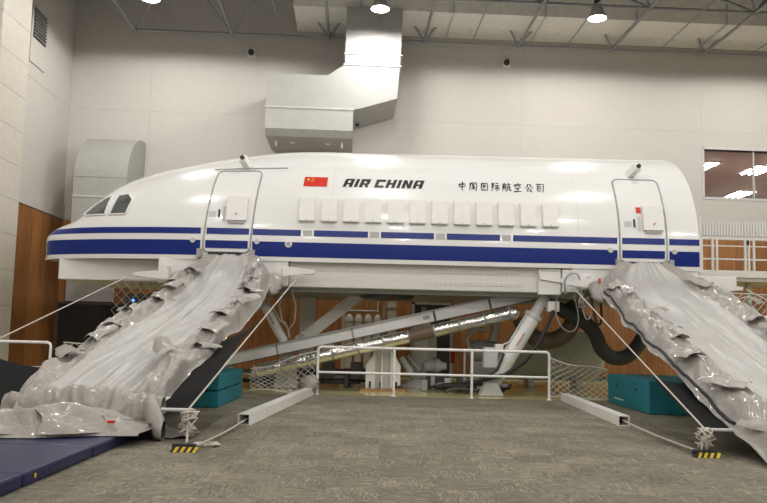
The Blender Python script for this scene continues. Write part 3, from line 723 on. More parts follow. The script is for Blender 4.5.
# black webbing along the rear slide's near edge
pts = [surfR(.14+.013*k, -.965+.012*math.sin(k*.5), .03) for k in range(50)]
part('webbing_strap', MB().tube(pts, .022, 6), BLACK, sl2)
pts = [Vector((4.45+.05*k, 15.4-.12*k, 2.45-.02*k-.25*math.sin(PI*k/6))) for k in range(7)]
part('webbing_strap', MB().tube(pts, .03, 6), BLACK, sl2)
for s, tt in ((.115, -.93),): part('red_tag', MB().bbox(4.53, 4.57, 15.28, 15.34, 2.50, 2.60, .004), RED, sl2)
# loose apron of fabric at the foot of the forward slide, lying on the mat
def apron(u, v):
    x = -5.75+3.05*u; y0_ = 7.35+.95*u; y = y0_+(9.35-y0_)*v; nn = ridged(x*1.1, y*1.9, 2.2)*.10+ridged(x*2.2+y, y*3.5, 5.1)*.055+ridged(x*6, y*7, 1)*.015
    ed_ = min(1, 5*min(v, 1-v, u+.02, 1-u+.02)); front = .35*noise.noise((x*1.1, 0, 7))*(1-v)
    return (x, y+front, .135+ed_*max(.01, .07+nn+.12*math.exp(-((u-.68)/.16)**2)*math.exp(-((v-.35)/.3)**2)))
part('foot_apron', MB().grid(apron, 100, 60), CLOTH, sl1)
for (fx, fy, fl, fw_, fa, fh) in ((-3.75, 8.15, .75, .42, .35, .20), (-3.2, 8.45, .6, .3, .7, .16), (-4.5, 8.0, .7, .3, .15, .12), (-5.1, 8.3, .6, .35, -.2, .13), (-3.6, 8.6, .5, .25, 1.9, .15), (-4.2, 8.75, .6, .3, .5, .14)):
    def fold(u, v, fx=fx, fy=fy, fl=fl, fw_=fw_, fa=fa, fh=fh):
        a_ = (v-.5)*fw_*(1-.5*u); l_ = fl*u; h_ = fh*math.cos((v-.5)*PI)**.7*(1-.75*u)*(1+.3*ridged(u*3, v*4, fx))
        return (fx+l_*math.cos(fa)-a_*math.sin(fa)+.05*math.sin(v*9+u*4), fy+l_*math.sin(fa)+a_*math.cos(fa), .17+h_)
    part('crumpled_fold', MB().grid(fold, 14, 16), CLOTH, sl1)
part('red_tag', MB().bbox(-3.05, -2.97, 8.28, 8.33, .27, .30, .006), RED, sl1)
# gathered roll at the foot of the forward slide
def rolls(u, v):
    a_ = 2*PI*v; x = -4.78+2.05*u; rr = .17*(1+.45*ridged(x*2.6, a_*.5, 4.4)+.28*ridged(x*6, a_*.8, 2))*(.55+.45*math.sin(PI*min(1, max(0, u*.96+.02))))
    return (x, 9.42-.10*u+rr*math.cos(a_)*.8+.06*noise.noise((x*2, 0, 0)), max(.13, .30+rr*math.sin(a_)*1.1))
part('gathered_fabric', MB().grid(rolls, 90, 26), CLOTH, sl1)
def rolls2(u, v):
    a_ = 2*PI*v; x = -2.92+.34*u; rr = .14*(1+.3*ridged(x*4, a_*.6, 4.4))*math.sin(PI*(.1+.8*u))**.5
    return (x, 9.2-.35*u+rr*math.cos(a_), max(.02, .36-.25*u+rr*math.sin(a_)*1.5))
part('gathered_fabric', MB().grid(rolls2, 16, 14), CLOTH, sl1)
def rolls3(u, v):
    x = -2.95+.65*u; y = 9.02+.65*v; return (x, y+.1*noise.noise((x*3, 1, 1)), .018+.05*abs(noise.noise((x*4, y*4, 3)))+.10*(1-smst(0, .5, u)))
part('foot_apron', MB().grid(rolls3, 24, 24), CLOTH, sl1)

# ropes that hold the ramps, with coiled ends and weights
def rope_line(a, b, sag=.0, n=12):
    a, b = Vector(a), Vector(b); return [a.lerp(b, k/n)-Vector((0, 0, sag*math.sin(PI*k/n))) for k in range(n+1)]
def knot(c, seed, h):
    rn = random.Random(seed); pts = []
    for k in range(46):
        a = k*1.15; pts.append(Vector((c[0]+.07*math.sin(a*1.3)+rn.uniform(-.05, .05), c[1]+.06*math.cos(a)+rn.uniform(-.03, .03), c[2]-h*(.5-.5*math.cos(k*.55))*rn.uniform(.6, 1))))
    return MB().tube(pts, .011, 5)
def rope(a, b, lab, wt=None, kn=None):
    t = thing('rope', lab, 'rope', tuple(b), 'ropes of the slide ramps')
    part('rope_line', MB().tube(rope_line(a, b), .011, 6), ROPE, t)
    if kn:
        part('rope_knot', knot(b, kn, .3), ROPE, t)
        part('tie_down', MB().tube([b, (wt[0]+.02, wt[1], .10)], .016, 6), ROPE, t)
rope((-1.82, 15.55, 2.50), (-2.13, 8.22, .45), 'white rope from the forward arm to the left striped weight', (-2.13, 8.15), 5)
rope((-5.45, 15.55, 2.42), (-5.62, 8.22, .48), 'white rope along the far left edge of the forward slide')
rope((4.05, 15.55, 2.42), (3.80, 8.68, .33), 'white rope with a coiled end above the right striped weight', (3.80, 8.66), 9)
rope((7.75, 15.55, 2.46), (7.75, 8.7, .34), 'white rope at the far right edge of the rear slide')
part('loose_coil', MB().tube([(-2.02+.12*math.cos(k*.9)+.002*k, 8.55+.10*math.sin(k*.9), .02+.004*(k % 5)) for k in range(36)], .012, 5), ROPE, bpy.data.objects['rope'])
def weight(x, y, ry, lab):
    t = thing('floor_weight', lab, 'weight', (x, y, 0), 'striped floor weights')
    n_ = 14; R_ = .55; pts = []
    def P(u): a = (u-.5)*.5; return (x+R_*math.sin(a)*1.02, y+.06*math.cos(a*4)-.02*0+(R_-R_*math.cos(a))*.6, 0)
    w = .09; h = .055
    def seg(u0, u1, m, nm, grow):
        a, b = P(u0), P(u1); d_ = w/2+grow; hh = h+grow
        mb = MB(); sk = .03
        mb.add([(a[0], a[1]-d_, .001), (b[0], b[1]-d_, .001), (b[0]+sk, b[1]-d_+.02, hh), (a[0]+sk, a[1]-d_+.02, hh), (a[0], a[1]+d_, .001), (b[0], b[1]+d_, .001), (b[0]+sk, b[1]+d_-.02, hh), (a[0]+sk, a[1]+d_-.02, hh)],
               [(0, 1, 2, 3), (7, 6, 5, 4), (0, 4, 5, 1), (1, 5, 6, 2), (2, 6, 7, 3), (3, 7, 4, 0)])
        part(nm, mb, m, t)
    for k in range(8): seg(k/8, (k+1)/8, YELP if k % 2 else BLACK, 'yellow_band' if k % 2 else 'black_band', 0)
    part('weight_back', MB().bbox(x-.13, x+.13, y+.05, y+.11, .001, .085, .01), BLACK, t)
    part('eye_bolt', MB().tube([(x+.02, y+.08+.025*math.cos(a), .10+.025*math.sin(a)) for a in [2*PI*k/8 for k in range(9)]], .008, 5), GREY, t)
weight(-2.14, 8.08, 0, 'black and yellow striped weight on the carpet at left below the rope')
weight(3.79, 8.58, 0, 'black and yellow striped weight on the carpet at right below the rope')
# steel channels on the carpet with cords running to the weights
def channel(p, q, lab):
    t = thing('steel_channel', lab, 'steel channel', (p[0], p[1], 0), 'white steel channels on the carpet')
    p, q = Vector(p), Vector(q); d_ = (q-p).normalized(); r = Vector((d_.y, -d_.x, 0)); w, h, k = .085, .15, .012
    def wall(c, ww, z0, z1): part('channel_wall', MB().bar(p+r*c+Vector((0, 0, (z0+z1)/2)), q+r*c+Vector((0, 0, (z0+z1)/2)), ww, z1-z0), mat('rail_white', (.88, .87, .86), .3), t)
    wall(-w+k/2, k, .002, h); wall(w-k/2, k, .002, h); wall(0, 2*w, h, h+k); wall(0, 2*w-2*k, .002, .012)
    part('channel_inside', MB().bar(p+d_*.35+Vector((0, 0, h/2+.005)), p+d_*.36+Vector((0, 0, h/2+.005)), 2*w-2*k, h-.015), BLACK, t)
channel((-1.92, 10.45, 0), (-1.50, 15.75, 0), 'white steel box channel on the carpet left of the guard rail')
channel((3.78, 11.45, 0), (3.93, 15.75, 0), 'white steel box channel on the carpet right of the guard rail')
solo('cord', MB().tube(rope_line((-1.90, 10.6, .08), (-2.02, 8.22, .06), .02), .012, 6), ROPE, 'thin cord from the left steel channel to the left weight', 'cord')
solo('cord', MB().tube(rope_line((3.80, 11.6, .08), (3.74, 8.72, .06), .02), .012, 6), ROPE, 'thin cord from the right steel channel to the right weight', 'cord')
# blue crash mat
t = thing('crash_mat', 'dark blue vinyl crash mat on the carpet at the lower left', 'mat', (-4.8, 7.0, 0))
def matq(x0, x1, y0, y1): return MB().bbox(x0, x1, y0, y1, .003, .125, .025)
part('mat_panel', matq(-6.9, -2.93, 7.62, 9.05), MATB, t); part('mat_panel', matq(-6.9, -2.93, 6.16, 7.612), MATB, t); part('mat_panel', matq(-6.9, -2.93, 4.7, 6.152), MATB, t)
part('corner_tag', MB().bbox(-2.932, -2.924, 6.35, 6.38, .05, .085, .002), YELP, t)
# teal foam blocks
t = thing('foam_block', 'teal foam block of two halves beside the forward slide', 'foam block', (-3.2, 13.7, 0), 'teal foam blocks')
HOLE = mat('vent_hole', (.01, .012, .014), .8)
part('lower_half', MB().bbox(-3.75, -2.78, 12.68, 14.8, .003, .275, .02), TEAL, t); part('upper_half', MB().bbox(-3.75, -2.78, 12.68, 14.8, .29, .57, .02), TEAL, t)
for y in (13.25, 14.3): part('air_hole', MB().lathe([(.035, -.004), (.035, .004)], (-2.78, y, .30), 'x', 10), HOLE, t)
for x in (-3.5, -3.0): part('air_hole', MB().lathe([(.035, -.004), (.035, .004)], (x, 12.68, .30), 'y', 10), HOLE, t)
t = thing('foam_block', 'single teal foam block with two air holes beside the rear slide', 'foam block', (5.4, 14.4, 0), 'teal foam blocks')
mb = MB().bbox(4.84, 6.9, 13.3, 15.7, .003, .60, .02); part('block', mb, TEAL, t)
for y in (13.95, 15.1): part('air_hole', MB().lathe([(.035, -.004), (.035, .004)], (4.84, y, .40), 'x', 10), HOLE, t)
part('maker_mark', MB().box(4.838, 4.839, 14.7, 15.3, .12, .145), WHITE, t)
# guard rails
def rail(pts, posts, lab, z1, z2, base):
    t = thing('guard_rail', lab, 'railing', base)
    a, b = pts; r_ = .029; WH = mat('rail_white', (.88, .87, .86), .3); k = .07
    part('top_rail', MB().tube([(a[0], a[1], 0.004), (a[0], a[1], z1-k), (a[0]+k*.3, a[1], z1-k*.3), (a[0]+k, a[1], z1), (b[0]-k, b[1], z1), (b[0]-k*.3, b[1], z1-k*.3), (b[0], b[1], z1-k), (b[0], b[1], .004)], r_, 8), WH, t)
    part('mid_rail', MB().tube([(a[0], a[1], z2), (b[0], b[1], z2)], r_*.9, 8), WH, t)
    for x, y in posts: part('post', MB().tube([(x, y, .004), (x, y, z1)], r_, 8), WH, t)
    for x, y in posts+[(a[0], a[1]), (b[0], b[1])]: part('foot', MB().lathe([(.05, .0), (.05, .008), (.03, .02)], (x, y, .001), 'z', 10), WH, t)
rail(((-1.36, 15.8), (3.61, 15.8)), [(.28, 15.8), (1.95, 15.8)], 'white tubular guard rail at the carpet edge in front of the machinery', 1.02, .48, (1.1, 15.8, 0))
rail(((-9.2, 14.55), (-6.55, 14.55)), [(-7.9, 14.55)], 'white tubular guard rail at the far left behind the slide', 1.0, .50, (-7.8, 14.55, 0))
# nets
def net(fn, nu, nv, lab, m=NETM, r=.008):
    mb = MB()
    P = [[Vector(fn(i/nu, j/nv)) for j in range(nv+1)] for i in range(nu+1)]
    for i in range(nu):
        for j in range(nv+1):
            if (i+j) % 2 == 0:
                if j < nv: mb.tube([P[i][j], P[i+1][j+1]], r, 3, False)
                if j > 0: mb.tube([P[i][j], P[i+1][j-1]], r, 3, False)
    for j in (0, nv): mb.tube([P[i][j] for i in range(nu+1)], r*1.6, 4, False)
    return solo('safety_net', mb, m, lab, 'net', 'white safety nets', tuple(P[nu//2][0]))
net(lambda u, v: (-2.80+1.41*u+.02*math.sin(v*9), 15.72+.12*math.sin(PI*v)*math.sin(PI*u), .06+(.46+.42*u**1.3)*v+.03*math.sin(u*7+v*3)), 18, 12, 'white safety net between the guard rail and the left foam block')
net(lambda u, v: (3.64+1.25*u, 15.85+.12*math.sin(PI*v)*math.sin(PI*u), .06+(.84-.36*u+.12*u*u)*v+.03*math.sin(u*6+v*3)), 16, 12, 'white safety net between the guard rail and the right foam block')
net(lambda u, v: (-6.5+1.4*u, 15.0+.6*u, .45+(.55-.1*u)*v), 14, 8, 'white safety net at the end of the left guard rail')
net(lambda u, v: (-6.25+1.1*u, 16.84, 1.0+1.44*v), 10, 12, 'pale net hanging under the nose by the blue-lit cabinet', NETM, .005)
net(lambda u, v: (7.6+3.6*u, 17.2+1.2*u, .3+2.2*v), 34, 22, 'pale net hanging below the walkway at the right edge')
solo('cloth_bundle', MB().grid(lambda u, v: (-1.50+.16*math.sin(PI*v)*math.cos(2*PI*u)*(1+.35*ridged(u*9, v*7, 1)), 15.6+.14*math.sin(PI*v)*math.sin(2*PI*u), .24-.13*math.cos(PI*v)*(1+.5*ridged(u*9, v*6, 3))), 40, 24), CLOTH, 'grey cloth bundle tied at the foot of the guard rail', 'cloth')

# ================================================================== MACHINERY UNDER THE CABIN
t = thing('lifting_beam', 'long white inclined steel beam rising to the right under the cabin', 'steel beam', (-3.6, 17.3, 0))
A, B = Vector((-3.9, 17.3, .56)), Vector((3.75, 17.3, 2.38))
part('beam_web', MB().bar(A, B, .22, .24), WHITE, t); u_ = (B-A).normalized(); nrm = Vector((-u_.z, 0, u_.x))
part('top_flange', MB().bar(A+nrm*.13, B+nrm*.13, .34, .03), GREY, t); part('bottom_flange', MB().bar(A-nrm*.13, B-nrm*.13, .30, .02), DARK, t)
for k in (.19, .42, .67, .84): part('joint_plate', MB().bar(A.lerp(B, k)-Vector((0, .113, 0))-nrm*.12, A.lerp(B, k)-Vector((0, .113, 0))+nrm*.12, .05, .006, (0, 1, 0)), DARK if k > .6 else GREY, t)
part('rating_plate', MB().bar(A.lerp(B, .635)-Vector((0, .114, 0)), A.lerp(B, .655)-Vector((0, .114, 0)), .008, .09), GREY, t)
part('beam_foot', MB().prism([(-4.1, 0), (-3.3, 0), (-3.5, .62), (-3.95, .62)], 17.2, 17.4), GREY, t)
t = thing('foil_duct', 'silver foil-wrapped pipe sloping below the inclined beam', 'pipe', (-2.9, 17.0, .4))
A, B = Vector((-2.88, 16.95, .40)), Vector((2.95, 16.95, 1.86)); ns = 10
for k in range(ns):
    a, b = A.lerp(B, k/ns), A.lerp(B, (k+1)/ns); d_ = (b-a)*.03
    part('pipe_section', MB().tube([a+d_, a+d_*2, b-d_*2, b-d_], .15, 18, True, [.145, .15, .15, .145]), FOIL if k != 6 else mat('brown_wrap', (.16, .11, .08), .5), t)
    part('band', MB().tube([b-d_*.8, b+d_*.8], .156, 18), GREY, t)
part('elbow', MB().tube([B+Vector((.20*k/5, 0, .05*k/5-.06*(k/5)**2)) for k in range(6)], .15, 16, True, [.15, .155, .15, .155, .15, .12]), FOIL, t)
part('end_cap', MB().lathe([(.02, -.03), (.15, -.02), (.15, .02)], (-2.92, 16.95, .39), 'x', 18), LGREY, t)
# hydraulic rams
def ram(A, B, r, lab, off):
    A, B = Vector(A), Vector(B); t = thing('hydraulic_ram', lab, 'hydraulic ram', tuple(A), 'hydraulic rams under the cabin')
    part('barrel', MB().tube([A.lerp(B, .12), A.lerp(B, .78)], r, 18), WHITE, t)
    part('gland', MB().tube([A.lerp(B, .76), A.lerp(B, .80)], r*1.18, 18), LGREY, t)
    part('piston_rod', MB().tube([A.lerp(B, .79), B], r*.7, 16), LGREY, t)
    part('clevis', MB().bar(A, A.lerp(B, .14), r*1.5, r*1.5), GREY, t)
    part('oil_line', MB().tube([A.lerp(B, .15)+Vector(off), A.lerp(B, .3)+Vector(off)*1.5, A.lerp(B, .42)+Vector(off)*1.5, A.lerp(B, .46)+Vector(off), A.lerp(B, .76)+Vector(off)], .022, 8), LGREY, t)
    q = A.lerp(B, .45); e = (B-A).normalized()
    for k in range(7): part('red_letter_mark', MB().bar(q+e*(.05*k)+Vector((.0, -r-.001, 0)), q+e*(.05*k+.034)+Vector((0, -r-.001, 0)), .006, .035, (-e.z, 0, e.x)), mat('mark_red', (.40, .10, .10), .5), t)
    part('floor_bracket', MB().prism([(A.x-.28, 0), (A.x+.28, 0), (A.x+.12, A.z+.08), (A.x-.12, A.z+.08)], A.y-.16, A.y-.11), LGREY, t)
    part('floor_bracket', MB().prism([(A.x-.28, 0), (A.x+.28, 0), (A.x+.12, A.z+.08), (A.x-.12, A.z+.08)], A.y+.11, A.y+.16), LGREY, t)
    return t
rm = ram((2.50, 16.75, .20), (3.74, 16.82, 2.27), .18, 'large white hydraulic ram leaning right under the pivot plate', (-.17, -.10, .06))
part('valve_block', MB().bbox(2.30, 2.62, 16.5, 16.75, .62, 1.08, .03), LGREY, rm); part('valve_cap', MB().bbox(2.56, 2.74, 16.48, 16.7, 1.0, 1.16, .02), WHITE, rm)
part('valve_cap', MB().bbox(3.74, 4.0, 16.5, 16.75, 1.92, 2.16, .02), WHITE, rm)
part('black_hose', MB().tube([(3.86, 16.5, 1.94), (3.72, 16.45, 1.62), (3.55, 16.42, 1.25), (3.2, 16.4, .78), (2.75, 16.4, .48), (2.2, 16.45, .33), (1.7, 16.5, .25)], .045, 10), BLACK, rm)
part('black_hose', MB().tube([(2.75, 16.5, .95), (2.6, 16.42, .6), (2.35, 16.4, .42), (1.9, 16.42, .22), (1.2, 16.5, .2)], .03, 8), BLACK, rm)
ram((-2.25, 17.62, .92), (-3.0, 17.62, 2.2), .11, 'thin grey hydraulic ram leaning left behind the forward rope', (.15, -.05, .06))
# braces
t = thing('support_leg', 'grey upright support leg with a broad diagonal brace under the cabin', 'support frame', (-2.0, 19, 0))
part('upright', MB().box(-2.2, -1.82, 19.6, 19.85, -.01, 2.249), WHITE, t)
part('brace', MB().bar((-2.02, 18.4, 1.12), (-.45, 18.4, 2.40), .12, .28), WHITE, t)
part('pivot_boss', MB().lathe([(.15, -.12), (.16, 0), (.15, .12)], (-2.02, 18.3, 1.12), 'y', 18), LGREY, t)
part('pivot_pin', MB().lathe([(.07, -.14), (.07, .14)], (-2.02, 18.3, 1.12), 'y', 14), DARK, t)
part('small_boss', MB().lathe([(.08, -.1), (.08, .1)], (-2.3, 18.2, 1.02), 'y', 14), LGREY, t)
part('foot_beam', MB().bar((-2.4, 18.4, .95), (-1.2, 18.4, 1.05), .2, .12), LGREY, t)
solo('cable_loop', MB().tube([(-2.28, 16.7, 2.30), (-2.36, 16.7, 1.9), (-2.28, 16.7, 1.55), (-2.12, 16.7, 1.38), (-2.0, 16.7, 1.55), (-1.98, 16.7, 1.9), (-2.1, 16.7, 2.30)], .018, 7), GREY, 'thin grey cable loop hanging beside the forward arm', 'cable')
# white cast pedestal
t = thing('machine_pedestal', 'white welded pedestal on an orange base plate behind the guard rail', 'pedestal', (.05, 17.6, 0))
pp = [(-.36, .04), (-.36, .58), (-.14, .90), (-.14, .04)]
part('side_plate', MB().prism(pp, 17.4, 17.75), WHITE, t); part('side_plate', MB().prism([(.46, .13), (.46, .58), (.26, .95), (.22, .95), (.22, .04)], 17.4, 17.75), WHITE, t)
part('centre_web', MB().box(-.14, .22, 17.5, 17.75, .04, .97), LGREY, t); part('rib', MB().box(.0, .04, 17.35, 17.5, .04, .95), WHITE, t)
part('base_plate', MB().box(-.48, .58, 17.25, 17.95, -.014, .04), mat('primer_orange', (.45, .25, .12), .6), t)
for x in (-.28, -.03, .34): part('gusset_gap', MB().box(x, x+.05, 17.39, 17.4, .05, .2), BLACK, t)
# round column and pumps
t = thing('pump_column', 'pale upright column with a pump beside the pedestal', 'pump', (1.0, 19, 0))
part('column', MB().box(.86, 1.1, 18.9, 19.1, .2, 1.65), LGREY, t); part('column', MB().box(1.2, 1.42, 18.95, 19.1, .5, 1.6), mat('cream_paint', (.55, .54, .45), .5), t)
part('foot', MB().lathe([(.5, 0), (.5, .06), (.2, .22)], (.98, 19, -.01), 'z', 20), LGREY, t)
part('pump_body', MB().lathe([(.05, -.3), (.16, -.25), (.18, .1), (.10, .2), (.10, .3)], (1.35, 18.6, .55), 'x', 14), LGREY, t)
part('pump_flange', MB().lathe([(.22, -.03), (.22, .03)], (1.35, 18.6, .55), 'x', 16), GREY, t)
part('pump_foot', MB().box(1.15, 1.6, 18.45, 18.75, -.01, .38), DARK, t)
part('tilted_pipe', MB().tube([(.5, 18.4, .75), (.75, 18.4, .35)], .09, 12), LGREY, t)
part('tilted_pipe', MB().tube([(.66, 18.4, .80), (.95, 18.4, .45)], .06, 12), GREY, t)
t = thing('hose_manifold', 'dark tangle of hoses and valves on the bay floor behind the guard rail', 'hoses', (1.6, 17.4, 0))
rn = random.Random(11)
for k in range(11):
    x = .9+rn.uniform(0, 1.3); y = 17.0+rn.uniform(0, 1.2); pts = []
    for q in range(7): pts.append((x+q*rn.uniform(.12, .26), y+rn.uniform(-.12, .12), .03+.05*rn.random()+.14*math.sin(PI*q/6)*rn.random()))
    part('hose', MB().tube(pts, rn.choice((.025, .035, .045)), 7), rn.choice((BLACK, BLACK, LGREY, DARK)), t)
for k in range(6):
    x = .95+k*.27+rn.uniform(-.08, .08); y = 17.6+rn.uniform(-.2, .4); part('valve', MB().bbox(x, x+rn.uniform(.1, .2), y, y+.16, -.01, rn.uniform(.16, .36), .015), rn.choice((LGREY, DARK, GREY)), t)
part('pipe_frame', MB().tube([(1.95, 17.2, .0), (1.95, 17.2, .92), (2.0, 17.2, .98), (2.4, 17.2, .98)], .03, 8), GREY, t)
part('red_bottle', MB().lathe([(.06, 0), (.06, .3), (.03, .36)], (2.0, 20.6, .55), 'z', 12), RED, t)
t = thing('motor_unit', 'grey electric motor and bracket behind the large ram', 'motor', (2.6, 18.4, 0))
part('motor', MB().lathe([(.1, -.4), (.27, -.36), (.27, .3), (.2, .4)], (2.55, 18.4, .95), 'x', 20), GREY, t)
part('stand', MB().prism([(2.1, -.01), (3.0, -.01), (2.85, .7), (2.3, .7)], 18.25, 18.55), GREY, t)
part('bent_pipe', MB().tube([(2.2, 18.1, .9), (2.1, 18.1, 1.25), (2.25, 18.1, 1.48), (2.55, 18.1, 1.48), (2.7, 18.1, 1.9)], .05, 10), GREY, t)
part('bent_pipe', MB().tube([(2.75, 18.2, 1.2), (2.85, 18.2, 1.7), (3.0, 18.2, 2.2)], .11, 10), GREY, t)
# clutter along the wall side of the bay, left of the pedestal
t = thing('floor_pipework', 'dark pipes and steel sections lying on the bay floor left of the pedestal', 'pipework', (-1.6, 18.6, 0))
for k in range(6):
    z = .10+.10*(k % 3); y = 18.2+.22*k
    part('pipe', MB().tube([(-3.4+.2*k, y, z), (-.5+.1*k, y+.1, z+.02)], .05+.012*(k % 3), 9), (DARK, GREY, DARK)[k % 3], t)
for x in (-2.9, -1.9, -.9): part('stand', MB().box(x, x+.1, 18.1, 19.6, -.01, .38), DARK, t)
for x in (-1.45, -.75): part('valve_box', MB().bbox(x, x+.3, 18.0, 18.2, .2, .62, .02), DARK, t)
# oil tank
t = thing('oil_tank', 'pale cylindrical oil tank lying on feet behind the large ram', 'tank', (4.7, 20.3, 0))
part('shell', MB().lathe([(.05, -1.35), (.42, -1.30), (.62, -1.15), (.68, -.95), (.68, .95), (.62, 1.15), (.42, 1.30), (.05, 1.35)], (4.75, 20.3, .84), 'x', 32), mat('tank_paint', (.50, .51, .47), .4), t)
for x in (4.0, 5.3): part('foot', MB().prism([(19.9, -.01), (20.7, -.01), (20.55, .32), (20.05, .32)], x, x+.14, 'x'), LGREY, t)
part('port', MB().lathe([(.06, -.04), (.06, .02)], (5.0, 19.64, 1.0), 'y', 12), LGREY, t)
# big hoses
t = thing('brown_flexible_duct', 'wide brown ribbed flexible duct hanging in a loop by the rear slide', 'flexible duct', (4.6, 18, 1.1))
C0 = [(4.64, 18, 2.24), (4.70, 18, 2.1), (4.72, 18, 1.85), (4.55, 18, 1.48), (4.22, 18, 1.27), (3.85, 18, 1.28), (3.55, 18, 1.5), (3.4, 18, 1.8)]
def cr_pts(Pp, m):
    Pp = [Vector(p) for p in Pp]; o = []
    for i in range(len(Pp)-1):
        p0, p1, p2, p3 = Pp[max(i-1, 0)], Pp[i], Pp[i+1], Pp[min(i+2, len(Pp)-1)]
        for k in range(m):
            q = k/m; o.append(.5*((2*p1)+(p2-p0)*q+(2*p0-5*p1+4*p2-p3)*q*q+(3*p1-p0-3*p2+p3)*q**3))
    return o+[Pp[-1]]
pts = cr_pts(C0, 10); part('duct_wall', MB().tube(pts, .2, 16, True, [.215 if i % 2 else .19 for i in range(len(pts))]), HOSE, t)
t = thing('black_flexible_duct', 'thick dark grey flexible hose curving down behind the rear slide', 'flexible duct', (5.6, 17.6, .9))
pts = cr_pts([(3.95, 17.7, 2.2), (4.35, 17.7, 2.0), (4.85, 17.7, 1.75), (5.15, 17.7, 1.45), (5.3, 17.7, 1.1), (5.6, 17.7, .88), (5.95, 17.7, .95), (6.25, 17.7, 1.3), (6.45, 17.7, 1.8), (6.5, 17.7, 2.2)], 10); part('duct_wall', MB().tube(pts, .17, 14, True, [.178 if i % 2 else .165 for i in range(len(pts))]), mat('dark_hose', (.05, .052, .055), .6), t)
solo('cable_loop', MB().tube(cr_pts([(4.05, 16.2, 2.32), (4.03, 16.15, 2.6), (4.15, 16.12, 2.76), (4.33, 16.12, 2.7), (4.36, 16.15, 2.3), (4.42, 16.1, 1.95), (4.5, 16.05, 1.75), (4.62, 16.1, 1.9), (4.72, 16.1, 2.2)], 5), .02, 7), GREY, 'grey cable arching over the hatch beside the rear slide', 'cable')
solo('cable_loop', MB().tube(cr_pts([(3.95, 16.5, 2.3), (3.9, 16.45, 1.9), (4.05, 16.4, 1.55), (4.3, 16.4, 1.5), (4.4, 16.4, 1.8), (4.3, 16.4, 2.3)], 5), .014, 7), GREY, 'thin grey cable loop in front of the brown duct', 'cable')
solo('cable_loop', MB().tube(cr_pts([(4.55, 16.0, 2.35), (4.6, 15.9, 1.9), (4.66, 15.85, 1.65), (4.75, 15.85, 1.75), (4.74, 15.9, 2.3)], 5), .028, 7), BLACK, 'black cable loop hanging at the edge of the rear slide', 'cable')
solo('lashing', MB().tube([(4.3+.35*random.random(), 16.0+.15*random.random(), 2.0+.45*random.random()) for k in range(14)], .012, 5), ROPE, 'tangle of thin white lashing cord by the cable hatch', 'cord')
# gas cylinders against the wall
CREAM = mat('cream_enamel', (.55, .53, .44), .4)
t = thing('accumulator_rack', 'rack of four cream pressure bottles under a pipe against the wood wall', 'pressure bottles', (-.6, 22.6, 0))
for k in range(4):
    x = -1.02+.29*k; part('bottle', MB().lathe([(.12, -1.6), (.125, -.15), (.11, -.05), (.06, .03), (.02, .05)], (x, 22.6, 1.86), 'z', 14), CREAM, t)
    part('strap', MB().lathe([(.128, -.02), (.128, .02)], (x, 22.6, 1.66), 'z', 14), GREY, t)
part('manifold_pipe', MB().tube([(-1.1, 22.6, 2.0), (-.1, 22.6, 2.0)], .04, 8), GREY, t)
part('riser_pipe', MB().tube([(-.14, 22.6, 2.0), (-.14, 22.6, 2.55), (-.08, 22.6, 2.66), (.25, 22.6, 2.66), (.28, 22.6, 2.6)], .03, 8), LGREY, t)
part('post', MB().box(-1.24, -1.14, 22.55, 22.7, -.01, 2.15), CREAM, t); part('post', MB().box(.0, .09, 22.55, 22.7, -.01, 2.2), GREY, t)
part('tall_tank', MB().box(.16, .42, 22.45, 22.75, -.01, 2.58), CREAM, t); part('tank_strap', MB().box(.15, .43, 22.43, 22.77, 2.1, 2.13), GREY, t)
part('frame', MB().box(-1.2, .45, 22.5, 22.7, .1, .2), GREY, t)
# service cabinet frame against the wall
t = thing('service_cabinet', 'grey framed service cabinet standing open against the wood wall', 'cabinet', (1.55, 23, 0))
for a in ((.92, 1.0, -.01, 2.34), (2.12, 2.2, -.01, 2.34)): part('frame_post', MB().box(a[0], a[1], 22.7, 23.2, a[2], a[3]), GREY, t)
part('frame_top', MB().box(.92, 2.2, 22.7, 23.2, 2.26, 2.34), GREY, t); part('back_panel', MB().box(1.0, 2.12, 23.15, 23.2, 1.5, 2.26), mat('olive_panel', (.20, .17, .12), .6), t)
part('dark_interior', MB().box(1.55, 2.12, 22.9, 23.15, .0, 1.45), DARK, t); part('notice', MB().box(1.22, 1.4, 23.13, 23.15, 2.02, 2.2), WHITE, t)
part('door_leaf', MB().box(1.0, 1.5, 22.72, 22.75, .0, 1.9), CREAM, t)
# electronics cabinet with blue lights below the nose
t = thing('control_cabinet', 'dark control cabinet with blue lights below the nose', 'cabinet', (-5.9, 17.7, 0))
part('body', MB().bbox(-6.2, -5.55, 17.5, 18.0, .0, 2.14, .015), DARK, t); part('door', MB().box(-6.12, -5.62, 17.485, 17.5, .1, 2.06), mat('cabinet_glass', (.03, .035, .04), .15), t)
BL = mat('blue_led', (.02, .05, .9), .3, emit=(.05, .12, 1.0), estr=6)
for k in range(3): part('indicator_light', MB().lathe([(.03, -.006), (.03, .004)], (-5.97, 17.482, 1.98-.12*k), 'y', 10), BL, t)
solo('white_panel', MB().bbox(-8.97, -7.5, 23.38, 23.465, 2.11, 2.79, .01).hall(), LGREY, 'pale blank panel fixed on the wood wall under the nose', 'panel')
t = thing('mesh_screen', 'dark mesh screen darkening the wood wall below the nose', 'screen', hp(-8.2, 22.9, 0))
DBR = mat('dark_brown_backing', (.022, .016, .013), .7)  # solid dark backing; the screen is widened to darken the wood wall
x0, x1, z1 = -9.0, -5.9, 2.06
part('frame', MB().box(x0, x1, 22.85, 22.9, -.01, .2).box(x0, x0+.06, 22.85, 22.9, .2, z1).box(x1-.06, x1, 22.85, 22.9, .2, z1).box(x0, x1, 22.85, 22.9, z1-.06, z1).hall(), DARK, t)
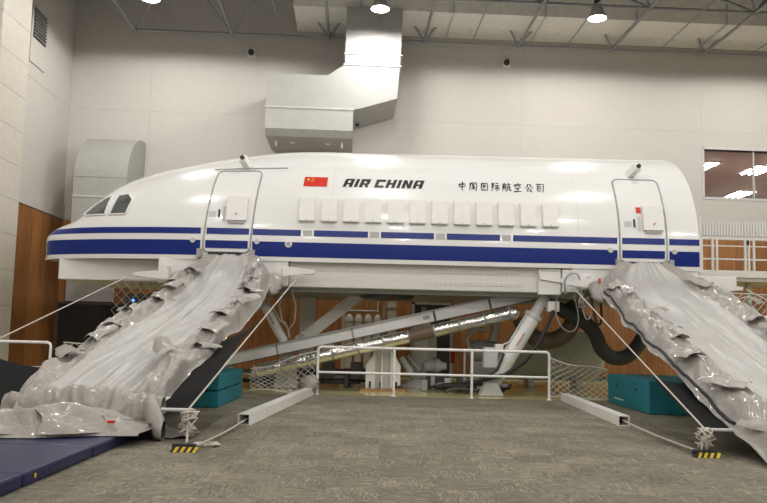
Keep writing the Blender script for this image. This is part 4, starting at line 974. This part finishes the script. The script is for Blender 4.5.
for k in range(20): part('wire', MB().bar(hp(x0+.12+.15*k, 22.87, .2), hp(x0+.12+.15*k, 22.87, z1-.06), .02, .02), BLACK, t)
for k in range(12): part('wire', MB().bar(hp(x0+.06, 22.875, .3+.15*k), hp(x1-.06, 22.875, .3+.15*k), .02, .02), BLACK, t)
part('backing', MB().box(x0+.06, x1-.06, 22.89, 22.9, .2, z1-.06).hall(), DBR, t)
# ================================================================== WALKWAY AT THE RIGHT
t = thing('boarding_walkway', 'white framed boarding walkway with ribbed panel behind the tail end', 'walkway', (10.4, 20, 0))
part('deck', MB().box(8.7, 13.5, 20.0, 22.2, 3.0, 3.16), LGREY, t); part('deck_edge', MB().box(8.65, 13.5, 19.93, 20.0, 3.1, 3.24), WHITE, t)
for z, h in ((4.14, .06), (3.95, .03), (3.58, .04), (3.24, .05)): part('frame_rail', MB().box(8.72, 13.5, 19.95, 20.0, z, z+h), WHITE, t)
for x in (8.72, 9.02, 9.14, 9.92, 10.02, 10.16, 10.75, 11.5, 12.25): part('frame_post', MB().box(x, x+.05, 19.94, 20.0, 3.2, 4.2), WHITE, t)
o = part('ribbed_panel', MB().box(8.55, 13.5, 20.2, 20.24, 4.27, 4.70), LGREY, t)
for k in range(60): part('rib', MB().box(8.57+.082*k, 8.61+.082*k, 20.175, 20.2, 4.28, 4.69), WHITE, o)
part('latch', MB().box(9.98, 10.03, 19.9, 19.94, 4.0, 4.12), BLACK, t)
part('end_post', MB().box(8.66, 8.72, 19.9, 20.0, 3.2, 4.75), WHITE, t)
for x in (10.2, 12.6): part('leg', MB().box(x, x+.12, 20.4, 20.52, -.01, 3.0), mat('pale_green_steel', (.40, .42, .34), .5), t)
part('brace', MB().bar((9.3, 19.9, 2.95), (9.85, 19.9, 2.0), .10, .12), mat('pale_green_steel', (.4, .42, .34)), t)
part('brace_shoe', MB().bbox(9.75, 9.98, 19.82, 19.98, 1.9, 2.06, .02), BLACK, t)
part('cross_tube', MB().tube([(8.8, 19.95, 2.2), (10.2, 19.95, 2.05)], .03, 8), GREY, t)
